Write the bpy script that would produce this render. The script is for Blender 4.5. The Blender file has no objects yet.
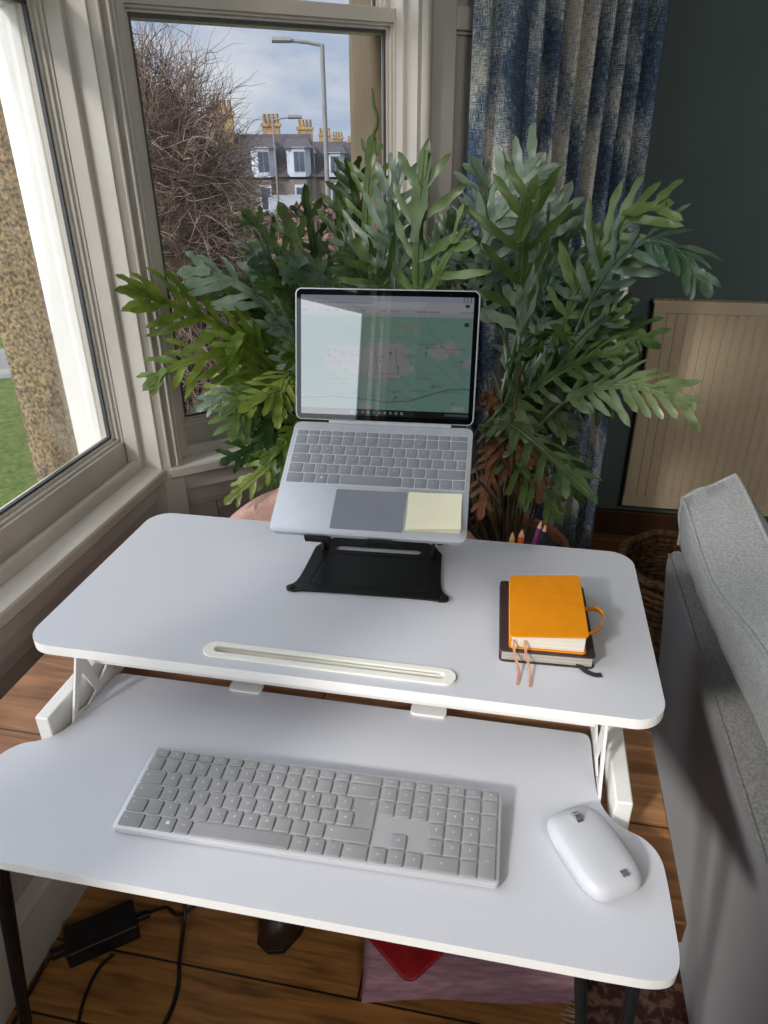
import bpy, bmesh, math, random
from mathutils import Vector, Matrix
random.seed(11)
S = bpy.context.scene
COL = S.collection
PI = math.pi
V = Vector

SCREEN_GAIN = 0.31
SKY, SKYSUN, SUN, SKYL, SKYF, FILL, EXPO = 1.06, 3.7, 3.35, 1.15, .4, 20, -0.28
# ------------------------------------------------------------------ materials
def lin(c):
    c = c / 255.0
    return c / 12.92 if c <= 0.04045 else ((c + 0.055) / 1.055) ** 2.4
def rgb(r, g, b): return (lin(r), lin(g), lin(b), 1.0)

def nt(m): m.use_nodes = True; return m.node_tree.nodes, m.node_tree.links

def mat(name, c1, c2=None, scale=30.0, rough=0.5, metal=0.0, bump=0.0, bscale=None, stretch=(1, 1, 1), detail=4.0, lo=0.35, hi=0.65, coat=0.0, sheen=0.0, spec=0.5):
    m = bpy.data.materials.new(name); N, L = nt(m)
    p = N['Principled BSDF']
    p.inputs['Base Color'].default_value = c1
    p.inputs['Roughness'].default_value = rough
    p.inputs['Metallic'].default_value = metal
    p.inputs['Coat Weight'].default_value = coat
    p.inputs['Sheen Weight'].default_value = sheen
    p.inputs['Specular IOR Level'].default_value = spec
    tc = N.new('ShaderNodeTexCoord'); mp = N.new('ShaderNodeMapping')
    mp.inputs['Scale'].default_value = stretch
    L.new(tc.outputs['Object'], mp.inputs['Vector'])
    if c2 is not None:
        n = N.new('ShaderNodeTexNoise'); n.inputs['Scale'].default_value = scale; n.inputs['Detail'].default_value = detail
        L.new(mp.outputs[0], n.inputs['Vector'])
        r = N.new('ShaderNodeValToRGB')
        r.color_ramp.elements[0].position = lo; r.color_ramp.elements[0].color = c1
        r.color_ramp.elements[1].position = hi; r.color_ramp.elements[1].color = c2
        L.new(n.outputs['Fac'], r.inputs['Fac']); L.new(r.outputs['Color'], p.inputs['Base Color'])
    if bump > 0:
        n2 = N.new('ShaderNodeTexNoise'); n2.inputs['Scale'].default_value = bscale or scale; n2.inputs['Detail'].default_value = 3
        L.new(mp.outputs[0], n2.inputs['Vector'])
        b = N.new('ShaderNodeBump'); b.inputs['Strength'].default_value = bump; b.inputs['Distance'].default_value = 0.004
        L.new(n2.outputs['Fac'], b.inputs['Height']); L.new(b.outputs['Normal'], p.inputs['Normal'])
    return m

def board_mat(name, cols, width, length, axis='X', gap=rgb(30, 18, 10), rough=0.5, grain=1.0, gapw=0.02):
    """Wooden boards running along an axis, with grain and knots."""
    m = bpy.data.materials.new(name); N, L = nt(m)
    p = N['Principled BSDF']; p.inputs['Roughness'].default_value = rough
    tc = N.new('ShaderNodeTexCoord'); mp = N.new('ShaderNodeMapping')
    if axis == 'Y': mp.inputs['Rotation'].default_value = (0, 0, PI / 2)
    L.new(tc.outputs['Object'], mp.inputs['Vector'])
    br = N.new('ShaderNodeTexBrick'); br.offset = 0.37
    br.inputs['Scale'].default_value = 1.0
    br.inputs['Brick Width'].default_value = length; br.inputs['Row Height'].default_value = width
    br.inputs['Mortar Size'].default_value = width * gapw; br.inputs['Mortar Smooth'].default_value = 0.3
    br.inputs['Color1'].default_value = cols[0]; br.inputs['Color2'].default_value = cols[1]; br.inputs['Mortar'].default_value = gap
    L.new(mp.outputs[0], br.inputs['Vector'])
    mp2 = N.new('ShaderNodeMapping'); mp2.inputs['Scale'].default_value = (2.2, 26, 10)
    L.new(mp.outputs[0], mp2.inputs['Vector'])
    n = N.new('ShaderNodeTexNoise'); n.inputs['Scale'].default_value = 2.4; n.inputs['Detail'].default_value = 7; n.inputs['Distortion'].default_value = 0.8
    L.new(mp2.outputs[0], n.inputs['Vector'])
    r = N.new('ShaderNodeValToRGB'); r.color_ramp.elements[0].position = 0.32; r.color_ramp.elements[1].position = 0.68
    r.color_ramp.elements[0].color = (1 - .55 * grain,) * 3 + (1,); r.color_ramp.elements[1].color = (1.15, 1.15, 1.15, 1)
    L.new(n.outputs['Fac'], r.inputs['Fac'])
    mx = N.new('ShaderNodeMix'); mx.data_type = 'RGBA'; mx.blend_type = 'MULTIPLY'; mx.inputs['Factor'].default_value = 1
    L.new(br.outputs['Color'], mx.inputs['A']); L.new(r.outputs['Color'], mx.inputs['B'])
    n3 = N.new('ShaderNodeTexNoise'); n3.inputs['Scale'].default_value = 9; n3.inputs['Detail'].default_value = 2
    mp3 = N.new('ShaderNodeMapping'); mp3.inputs['Scale'].default_value = (.6, 1.4, 1); L.new(mp.outputs[0], mp3.inputs['Vector']); L.new(mp3.outputs[0], n3.inputs['Vector'])
    r3 = N.new('ShaderNodeValToRGB'); r3.color_ramp.elements[0].position = .25; r3.color_ramp.elements[0].color = (.35, .28, .22, 1); r3.color_ramp.elements[1].position = .42; r3.color_ramp.elements[1].color = (1, 1, 1, 1)
    L.new(n3.outputs['Fac'], r3.inputs['Fac'])
    mx2 = N.new('ShaderNodeMix'); mx2.data_type = 'RGBA'; mx2.blend_type = 'MULTIPLY'; mx2.inputs['Factor'].default_value = .8
    L.new(mx.outputs['Result'], mx2.inputs['A']); L.new(r3.outputs['Color'], mx2.inputs['B'])
    L.new(mx2.outputs['Result'], p.inputs['Base Color'])
    b = N.new('ShaderNodeBump'); b.inputs['Strength'].default_value = .25; b.inputs['Distance'].default_value = .003
    L.new(br.outputs['Fac'], b.inputs['Height']); b.invert = True
    L.new(b.outputs['Normal'], p.inputs['Normal'])
    return m

def leaf_mat(name, c1, c2, trans=0.3, rough=0.34):
    m = bpy.data.materials.new(name); N, L = nt(m)
    p = N['Principled BSDF']; p.inputs['Roughness'].default_value = rough
    tc = N.new('ShaderNodeTexCoord'); n = N.new('ShaderNodeTexNoise'); n.inputs['Scale'].default_value = 14; n.inputs['Detail'].default_value = 3
    L.new(tc.outputs['Object'], n.inputs['Vector'])
    oi = N.new('ShaderNodeObjectInfo')
    ad = N.new('ShaderNodeMath'); ad.operation = 'MULTIPLY_ADD'; ad.inputs[1].default_value = .5; L.new(oi.outputs['Random'], ad.inputs[0])
    sb = N.new('ShaderNodeMath'); sb.operation = 'SUBTRACT'; sb.inputs[1].default_value = .25; L.new(n.outputs['Fac'], sb.inputs[0]); L.new(sb.outputs[0], ad.inputs[2])
    r = N.new('ShaderNodeValToRGB'); r.color_ramp.elements[0].position = .25; r.color_ramp.elements[0].color = c1
    r.color_ramp.elements[1].position = .8; r.color_ramp.elements[1].color = c2
    L.new(ad.outputs[0], r.inputs['Fac']); L.new(r.outputs['Color'], p.inputs['Base Color'])
    t = N.new('ShaderNodeBsdfTranslucent'); L.new(r.outputs['Color'], t.inputs['Color'])
    mx = N.new('ShaderNodeMixShader'); mx.inputs[0].default_value = trans
    L.new(p.outputs[0], mx.inputs[1]); L.new(t.outputs[0], mx.inputs[2])
    L.new(mx.outputs[0], N['Material Output'].inputs['Surface'])
    return m

def glass_mat(name, refl=0.08):
    m = bpy.data.materials.new(name); N, L = nt(m)
    N.remove(N['Principled BSDF'])
    t = N.new('ShaderNodeBsdfTransparent'); t.inputs['Color'].default_value = (.97, .98, .98, 1)
    g = N.new('ShaderNodeBsdfGlossy'); g.inputs['Roughness'].default_value = .01
    lw = N.new('ShaderNodeLayerWeight'); lw.inputs['Blend'].default_value = .18
    ml = N.new('ShaderNodeMath'); ml.operation = 'MULTIPLY'; ml.inputs[1].default_value = .5
    L.new(lw.outputs['Fresnel'], ml.inputs[0])
    mx = N.new('ShaderNodeMixShader'); L.new(ml.outputs[0], mx.inputs[0])
    L.new(t.outputs[0], mx.inputs[1]); L.new(g.outputs[0], mx.inputs[2])
    L.new(mx.outputs[0], N['Material Output'].inputs['Surface'])
    return m

def vcol_screen(name):
    m = bpy.data.materials.new(name); N, L = nt(m)
    p = N['Principled BSDF']; p.inputs['Base Color'].default_value = (.004, .004, .005, 1)
    p.inputs['Roughness'].default_value = .012; p.inputs['IOR'].default_value = 2.55
    a = N.new('ShaderNodeVertexColor'); a.layer_name = 'Col'
    L.new(a.outputs['Color'], p.inputs['Emission Color']); p.inputs['Emission Strength'].default_value = SCREEN_GAIN
    return m

M = {}
M['paint'] = mat('white gloss paint', rgb(192, 186, 177), rgb(200, 194, 185), 6, .32, bump=.03, bscale=25)
M['paint_grey'] = mat('panelling paint', rgb(188, 181, 174), rgb(196, 189, 182), 6, .4, bump=.03, bscale=25)
M['teal'] = mat('teal wall paint', rgb(92, 108, 108), rgb(97, 113, 112), 5, .75, bump=.05, bscale=120)
M['ceil'] = mat('ceiling paint', rgb(225, 224, 220), rgb(230, 229, 226), 4, .8)
M['floor'] = board_mat('pine floor boards', (rgb(176, 122, 64), rgb(150, 98, 48)), .135, 2.3, 'X', rough=.42)
M['table'] = board_mat('reclaimed wood top', (rgb(184, 134, 92), rgb(150, 102, 66)), .19, 1.6, 'X', rough=.5, gapw=.006)
M['white'] = mat('white laminate', rgb(195, 196, 203), rgb(198, 199, 205), 4, .38, bump=.015, bscale=500)
M['white_edge'] = mat('sunlit white edge', rgb(240, 238, 234), rgb(243, 241, 237), 8, .4)  # edge colour set lighter than the laminate to stand in for direct sun
M['white_metal'] = mat('white powder coat', rgb(228, 226, 222), rgb(232, 230, 226), 20, .4, bump=.02, bscale=300)
M['liner'] = mat('ivory plastic', rgb(228, 226, 216), rgb(232, 230, 221), 9, .35)
M['black_metal'] = mat('black steel', rgb(26, 26, 28), rgb(34, 34, 36), 30, .45, .3)
M['black'] = mat('black plastic', rgb(15, 15, 16), rgb(21, 21, 22), 30, .42)
M['stand'] = mat('black coated aluminium', rgb(16, 16, 18), rgb(20, 20, 22), 60, .38, .2)
M['kb_body'] = mat('silver grey keyboard body', rgb(186, 186, 190), rgb(190, 190, 194), 20, .38, .15)
M['kb_key'] = mat('grey keycap plastic', rgb(136, 136, 138), rgb(140, 140, 142), 40, .5)
M['legend'] = mat('white legend print', rgb(225, 225, 228), rgb(228, 228, 230), 40, .5)
M['key_side'] = mat('shaded keycap side', rgb(84, 84, 87), rgb(90, 90, 93), 40, .6)  # shadow between neighbouring keys painted as darker left and right walls
M['mouse'] = mat('light grey mouse plastic', rgb(188, 189, 194), rgb(191, 192, 197), 20, .42)
M['chrome'] = mat('polished metal', rgb(200, 200, 205), rgb(190, 190, 195), 20, .15, .9)
M['logo'] = mat('dark grey print', rgb(95, 97, 102), rgb(99, 101, 106), 20, .5)
M['platinum'] = mat('platinum laptop shell', rgb(180, 184, 192), rgb(184, 188, 195), 30, .45, .25)
M['lap_key'] = mat('platinum laptop keys', rgb(128, 131, 138), rgb(133, 136, 142), 30, .5)
M['trackpad'] = mat('grey trackpad', rgb(126, 129, 138), rgb(129, 132, 140), 30, .3)
M['screen_black'] = mat('screen border glass', rgb(10, 10, 12), rgb(12, 12, 14), 30, .03)
M['sticky'] = mat('pale yellow note paper', rgb(226, 221, 192), rgb(230, 225, 197), 20, .75)
M['orange'] = mat('mustard orange cover', rgb(222, 134, 4), rgb(227, 141, 8), 60, .5, bump=.05, bscale=600)
M['pages'] = mat('cream page edges', rgb(236, 228, 212), rgb(206, 196, 178), 1, .7, stretch=(1, 1, 900))
M['pages2'] = mat('grey page edges', rgb(190, 182, 172), rgb(140, 134, 128), 1, .7, stretch=(1, 1, 900))
M['brown_cover'] = mat('dark brown cover', rgb(52, 40, 44), rgb(62, 48, 50), 40, .5, bump=.08, bscale=500)
M['ribbon'] = mat('tan ribbon', rgb(205, 150, 110), rgb(180, 125, 95), 90, .6)
M['ribbon_dark'] = mat('dark ribbon', rgb(45, 42, 46), rgb(55, 50, 54), 90, .6)
M['sofa'] = mat('grey woven upholstery', rgb(140, 139, 136), rgb(110, 110, 108), 260, .85, bump=.25, bscale=420, sheen=.15)
M['sofa_back'] = mat('grey velvet upholstery', rgb(128, 128, 133), rgb(118, 118, 123), 5, .7, sheen=.3, bump=.05, bscale=300)
M['cushion'] = mat('light grey linen cushion', rgb(166, 168, 168), rgb(136, 138, 139), 240, .85, bump=.25, bscale=380, sheen=.1)
M['velvet'] = mat('blue grey velvet', rgb(138, 142, 142), rgb(104, 109, 112), 9, .7, sheen=.4, bump=.4, bscale=14)
M['pink'] = mat('dusty pink fabric', rgb(206, 166, 152), rgb(190, 148, 136), 160, .9, bump=.2, bscale=300)
M['terracotta'] = mat('brown clay pot', rgb(112, 62, 38), rgb(82, 46, 30), 12, .7, bump=.1, bscale=60)
M['soil'] = mat('dark potting soil', rgb(50, 36, 26), rgb(30, 22, 16), 60, .95, bump=.5, bscale=90)
M['darkwood'] = mat('dark stained wood', rgb(86, 54, 34), rgb(60, 36, 22), 8, .5, stretch=(1, 1, .1))
M['wicker'] = mat('woven rattan', rgb(165, 128, 88), rgb(98, 68, 42), 60, .7, bump=.3, bscale=120)
M['radiator'] = mat('cream radiator enamel', rgb(226, 206, 174), rgb(230, 211, 180), 8, .4)
M['red'] = mat('red plastic', rgb(168, 30, 34), rgb(150, 24, 30), 14, .45)
M['mauve'] = mat('mauve knit blanket', rgb(196, 152, 162), rgb(164, 124, 136), 1, .9, stretch=(30, 260, 30), bump=.5, bscale=1)
M['rug'] = mat('dark red patterned rug', rgb(74, 36, 36), rgb(118, 92, 76), 60, .95, bump=.4, bscale=160, lo=.48, hi=.6)
M['fringe'] = mat('off white rug fringe', rgb(205, 195, 180), rgb(185, 172, 155), 90, .9)
M['boot'] = mat('dark brown boot leather', rgb(66, 42, 30), rgb(46, 28, 20), 20, .4)
M['stone'] = mat('weathered sandstone', rgb(78, 70, 60), rgb(154, 132, 98), 120, .95, bump=1.0, bscale=110, detail=10, lo=.36, hi=.66)
M['stone_smooth'] = mat('dressed sandstone', rgb(150, 132, 106), rgb(128, 110, 86), 7, .9, bump=.3, bscale=60, stretch=(1, 1, .5))
M['ext_white'] = mat('white exterior paint', rgb(246, 245, 242), rgb(250, 249, 247), 10, .5, bump=.08, bscale=60)
M['lawn'] = mat('mown grass', rgb(62, 78, 28), rgb(94, 106, 44), 20, .95, bump=.8, bscale=120, detail=9)
M['path'] = mat('grey paving', rgb(140, 138, 134), rgb(120, 118, 116), 4, .9)
M['road'] = mat('tarmac', rgb(88, 88, 92), rgb(100, 100, 102), 5, .9)
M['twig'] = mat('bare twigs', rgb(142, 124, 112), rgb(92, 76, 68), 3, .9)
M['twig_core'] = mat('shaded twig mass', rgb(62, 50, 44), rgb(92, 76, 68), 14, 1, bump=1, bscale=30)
M['hedge'] = mat('hedge leaves', rgb(56, 74, 40), rgb(86, 100, 58), 8, .9, bump=1, bscale=20)
M['shrub'] = mat('reddish shrub leaves', rgb(92, 82, 66), rgb(116, 82, 78), 3, .9)
M['house'] = mat('grey stone wall', rgb(92, 88, 86), rgb(112, 104, 96), 2, .9)
M['slate'] = mat('slate roof', rgb(58, 56, 62), rgb(72, 66, 70), 2, .8)
M['house_white'] = mat('white house joinery', rgb(158, 164, 174), rgb(168, 174, 182), 2, .6)
M['house_glass'] = mat('dark window glass', rgb(58, 66, 80), rgb(74, 82, 96), 2, .15)
M['chimney'] = mat('buff chimney brick', rgb(160, 132, 92), rgb(126, 104, 76), 3, .9)
M['lamp'] = mat('galvanised lamp post', rgb(108, 108, 110), rgb(118, 118, 118), 3, .6, .2)
M['car'] = mat('pale car paint', rgb(120, 124, 130), rgb(126, 130, 136), 3, .4)
M['glass'] = glass_mat('window glass')
M['seal'] = mat('dark glazing seal', rgb(66, 68, 72), rgb(76, 78, 82), 20, .5)
M['leaf'] = [leaf_mat('blue green frond', rgb(62, 86, 64), rgb(152, 170, 148), .24),
             leaf_mat('green frond', rgb(44, 68, 30), rgb(106, 128, 70), .32),
             leaf_mat('yellow green frond', rgb(82, 106, 30), rgb(158, 172, 80), .45),
             leaf_mat('grey green frond', rgb(80, 98, 60), rgb(142, 154, 112), .30),
             leaf_mat('dry brown frond', rgb(92, 58, 36), rgb(150, 100, 66), .2, .8)]
M['stalk'] = mat('brown green frond stalk', rgb(84, 72, 44), rgb(64, 52, 36), 30, .6)
M['pencil'] = [mat('yellow pencil lacquer', rgb(222, 178, 40), rgb(226, 182, 46), 30, .35), mat('orange pencil lacquer', rgb(228, 96, 30), rgb(232, 100, 34), 30, .35),
               mat('purple pencil lacquer', rgb(128, 48, 118), rgb(132, 52, 122), 30, .35), mat('navy pencil lacquer', rgb(34, 34, 64), rgb(38, 38, 68), 30, .35)]
M['bare_wood'] = mat('sharpened pencil wood', rgb(216, 176, 150), rgb(206, 166, 140), 60, .7)

def curtain_mat():
    m = bpy.data.materials.new('navy beige distressed weave'); N, L = nt(m)
    p = N['Principled BSDF']; p.inputs['Roughness'].default_value = .85
    uv = N.new('ShaderNodeUVMap'); uv.uv_map = 'UV'
    def noise(sc, stretch, det=4):
        mp = N.new('ShaderNodeMapping'); mp.inputs['Scale'].default_value = stretch; L.new(uv.outputs[0], mp.inputs[0])
        n = N.new('ShaderNodeTexNoise'); n.inputs['Scale'].default_value = sc; n.inputs['Detail'].default_value = det; L.new(mp.outputs[0], n.inputs['Vector']); return n
    big = noise(1, (9.0, 4.0, 1), 5)
    vs = noise(1, (620, 55, 1), 2); hs = noise(1, (55, 620, 1), 2)
    mxm = N.new('ShaderNodeMath'); mxm.operation = 'MAXIMUM'; L.new(vs.outputs['Fac'], mxm.inputs[0]); L.new(hs.outputs['Fac'], mxm.inputs[1])
    r1 = N.new('ShaderNodeMapRange'); r1.inputs['From Min'].default_value = .40; r1.inputs['From Max'].default_value = .62; L.new(big.outputs['Fac'], r1.inputs['Value'])
    r2 = N.new('ShaderNodeMapRange'); r2.inputs['From Min'].default_value = .46; r2.inputs['From Max'].default_value = .66; L.new(mxm.outputs[0], r2.inputs['Value'])
    ad = N.new('ShaderNodeMath'); ad.operation = 'ADD'; L.new(r1.outputs[0], ad.inputs[0]); L.new(r2.outputs[0], ad.inputs[1])
    cr = N.new('ShaderNodeValToRGB'); e = cr.color_ramp.elements
    e[0].position = .22; e[0].color = rgb(56, 72, 98); e[1].position = .88; e[1].color = rgb(220, 211, 192)
    x = e.new(.42); x.color = rgb(86, 106, 128); x = e.new(.60); x.color = rgb(146, 156, 160)
    hv = N.new('ShaderNodeMath'); hv.operation = 'MULTIPLY'; hv.inputs[1].default_value = .53; L.new(ad.outputs[0], hv.inputs[0])
    L.new(hv.outputs[0], cr.inputs['Fac']); L.new(cr.outputs['Color'], p.inputs['Base Color'])
    return m
M['curtain'] = curtain_mat()

# ------------------------------------------------------------------ mesh helpers
class MB:
    def __init__(s): s.v = []; s.f = []; s.m = []
    def add(s, vs, fs, mi=0, T=None):
        o = len(s.v)
        s.v += [tuple(T @ V(p)) if T is not None else tuple(p) for p in vs]
        for f in fs: s.f.append(tuple(i + o for i in f)); s.m.append(mi)
        return s
    def box(s, x0, x1, y0, y1, z0, z1, mi=0, T=None):
        vs = [(x0, y0, z0), (x1, y0, z0), (x1, y1, z0), (x0, y1, z0), (x0, y0, z1), (x1, y0, z1), (x1, y1, z1), (x0, y1, z1)]
        return s.add(vs, [(3, 2, 1, 0), (4, 5, 6, 7), (0, 1, 5, 4), (1, 2, 6, 5), (2, 3, 7, 6), (3, 0, 4, 7)], mi, T)
    def prism(s, poly, z0, z1, mi=0, T=None):
        n = len(poly)
        a = sum(poly[i][0] * poly[(i + 1) % n][1] - poly[(i + 1) % n][0] * poly[i][1] for i in range(n))
        if a < 0: poly = poly[::-1]
        vs = [(p[0], p[1], z0) for p in poly] + [(p[0], p[1], z1) for p in poly]
        fs = [tuple(range(n - 1, -1, -1)), tuple(range(n, 2 * n))] + [(i, (i + 1) % n, n + (i + 1) % n, n + i) for i in range(n)]
        return s.add(vs, fs, mi, T)
    def rings(s, rings, mi=0, cap=True, T=None, closed=True):
        n = len(rings[0]); vs = [p for r in rings for p in r]; fs = []
        for k in range(len(rings) - 1):
            for i in range(n if closed else n - 1):
                j = (i + 1) % n
                fs.append((k * n + i, k * n + j, (k + 1) * n + j, (k + 1) * n + i))
        if cap:
            fs.append(tuple(range(n - 1, -1, -1))); fs.append(tuple(range((len(rings) - 1) * n, len(rings) * n)))
        return s.add(vs, fs, mi, T)
    def tube(s, pts, r, n=8, mi=0, T=None):
        pts = [V(p) for p in pts]; rs = r if isinstance(r, (list, tuple)) else [r] * len(pts)
        rings = []; up = None
        for i, p in enumerate(pts):
            t = (pts[min(i + 1, len(pts) - 1)] - pts[max(i - 1, 0)])
            if t.length < 1e-9: t = V((0, 0, 1))
            t.normalize()
            if up is None: up = t.orthogonal().normalized()
            up = (up - t * up.dot(t))
            if up.length < 1e-6: up = t.orthogonal()
            up.normalize(); w = t.cross(up)
            rings.append([p + (up * math.cos(2 * PI * k / n) + w * math.sin(2 * PI * k / n)) * rs[i] for k in range(n)])
        return s.rings(rings, mi, True, T)
    def lathe(s, prof, n=32, c=(0, 0, 0), mi=0, T=None, cap=True):
        return s.rings([[(c[0] + r * math.cos(2 * PI * k / n), c[1] + r * math.sin(2 * PI * k / n), c[2] + z) for k in range(n)] for r, z in prof], mi, cap, T)
    def holes(s, outer, holes, z0, z1, mi=0, T=None, side=None):
        """Plate with holes: outer and hole loops as 2-D point lists."""
        bm = bmesh.new(); loops = []
        for lp in [outer] + holes:
            vs = [bm.verts.new((p[0], p[1], 0)) for p in lp]
            loops.append(vs)
            for i in range(len(vs)): bm.edges.new((vs[i], vs[(i + 1) % len(vs)]))
        bmesh.ops.triangle_fill(bm, edges=bm.edges[:], use_beauty=True)
        bm.verts.index_update()
        base = [v.co.copy() for v in bm.verts]; tris = []
        for f in bm.faces:
            ids = [v.index for v in f.verts]
            a, b, c = (base[i] for i in ids[:3])
            if (b - a).cross(c - a).z < 0: ids = ids[::-1]
            tris.append(ids)
        lidx = [[v.index for v in lp] for lp in loops]; bm.free()
        n = len(base)
        vs = [(p.x, p.y, z1) for p in base] + [(p.x, p.y, z0) for p in base]
        fs = [tuple(t) for t in tris] + [tuple(n + i for i in t[::-1]) for t in tris]
        for li, lp in enumerate(lidx):
            pts = [base[i] for i in lp]
            ar = sum(pts[i].x * pts[(i + 1) % len(pts)].y - pts[(i + 1) % len(pts)].x * pts[i].y for i in range(len(pts)))
            ccw = ar > 0
            if (li == 0) != ccw: lp = lp[::-1]
            for i in range(len(lp)):
                a, b = lp[i], lp[(i + 1) % len(lp)]
                fs.append((a, n + a, n + b, b))
        k0 = len(s.m); s.add(vs, fs, mi, T)
        if side is not None:
            for k in range(2 * len(tris), len(fs)): s.m[k0 + k] = side
        return s

def finish(me, smooth=True, ang=35):
    me.update()
    if smooth:
        me.polygons.foreach_set('use_smooth', [True] * len(me.polygons))
        me.set_sharp_from_angle(angle=math.radians(ang))

def obj(name, mb, mats, parent=None, bevel=0.0, smooth=True, ang=35, seg=2, label=None, subsurf=0):
    """Link one mesh object; a child's mesh is in its parent's local space."""
    me = bpy.data.meshes.new(name); me.from_pydata(mb.v, [], mb.f)
    if not isinstance(mats, (list, tuple)): mats = [mats]
    for m in mats: me.materials.append(m)
    me.polygons.foreach_set('material_index', mb.m)
    finish(me, smooth, ang)
    o = bpy.data.objects.new(name, me); COL.objects.link(o)
    if parent is not None: o.parent = parent
    if bevel > 0:
        b = o.modifiers.new('bevel', 'BEVEL'); b.width = bevel; b.segments = seg; b.limit_method = 'ANGLE'; b.angle_limit = math.radians(40)
        b.harden_normals = True
    if subsurf:
        b = o.modifiers.new('sub', 'SUBSURF'); b.levels = subsurf; b.render_levels = subsurf
    if label: o['label'] = label
    return o

def tag(o, label, cat, group=None, kind=None):
    o['label'] = label; o['category'] = cat
    if group: o['group'] = group
    if kind: o['kind'] = kind
    return o

def thing(name, label, cat, loc=(0, 0, 0), rot=None, group=None, kind=None):
    o = bpy.data.objects.new(name, None); COL.objects.link(o); o.empty_display_size = .05
    o.location = loc
    if rot is not None:
        o.rotation_euler = rot.to_euler() if isinstance(rot, Matrix) else rot
    return tag(o, label, cat, group, kind)

def struct(name, mb, m, parent=None, label=None, **k):
    o = obj(name, mb, m, parent, **k)
    if parent is None:
        o['kind'] = 'structure'
        if label: o['label'] = label
    return o

def rrect(x0, x1, y0, y1, r, n=8):
    pts = []
    for cx, cy, a in ((x1 - r, y1 - r, 0), (x0 + r, y1 - r, 90), (x0 + r, y0 + r, 180), (x1 - r, y0 + r, 270)):
        for k in range(n + 1):
            t = math.radians(a + 90 * k / n); pts.append((cx + r * math.cos(t), cy + r * math.sin(t)))
    return pts

def smooth_poly(pts, it=3):
    """Chaikin corner cutting on a closed loop; a point given with r=0 (third value) stays sharp."""
    for _ in range(it):
        q = []
        n = len(pts)
        for i in range(n):
            a = pts[i]; b = pts[(i + 1) % n]
            q.append((a[0] * .75 + b[0] * .25, a[1] * .75 + b[1] * .25)); q.append((a[0] * .25 + b[0] * .75, a[1] * .25 + b[1] * .75))
        pts = q
    return pts

def bez(a, b, c, t): return a * ((1 - t) ** 2) + b * (2 * t * (1 - t)) + c * (t * t)
def catmull(pts, k=8):
    P = [V(p) for p in pts]; P = [P[0]] + P + [P[-1]]; out = []
    for i in range(1, len(P) - 2):
        for j in range(k):
            t = j / k; a, b, c, d = P[i - 1], P[i], P[i + 1], P[i + 2]
            out.append(.5 * ((2 * b) + (c - a) * t + (2 * a - 5 * b + 4 * c - d) * t * t + (-a + 3 * b - 3 * c + d) * t ** 3))
    out.append(P[-2]); return out

# ------------------------------------------------------------------ the bay and the room
def frameT(P0, ang, flip=False):
    a = math.radians(ang)
    d = V((math.sin(a), math.cos(a), 0)); n = V((-math.cos(a), math.sin(a), 0))
    return d, n
def T_of(P0, d, n):
    return Matrix(((d.x, n.x, 0, P0[0]), (d.y, n.y, 0, P0[1]), (0, 0, 1, 0), (0, 0, 0, 1)))
ZT = .77
NEAR_Y = -.70
PF = (-.6, .79); dF, nF = frameT(PF, 50); TF = T_of(PF, dF, nF)                       # front canted side of the bay
dL, nL = V((0, -1, 0)), V((-1, 0, 0)); TL = T_of(PF, dL, nL)                          # left (middle) side
PB = (-.6, NEAR_Y); aB = math.radians(130); dB = V((math.sin(aB), math.cos(aB), 0)); nB = V((-.643, -.766, 0)); TB = T_of(PB, dB, nB)  # third side, behind the photographer
LL = .79 - NEAR_Y

def wpt(T, s, o, z=0): return T @ V((s, o, z))

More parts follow.
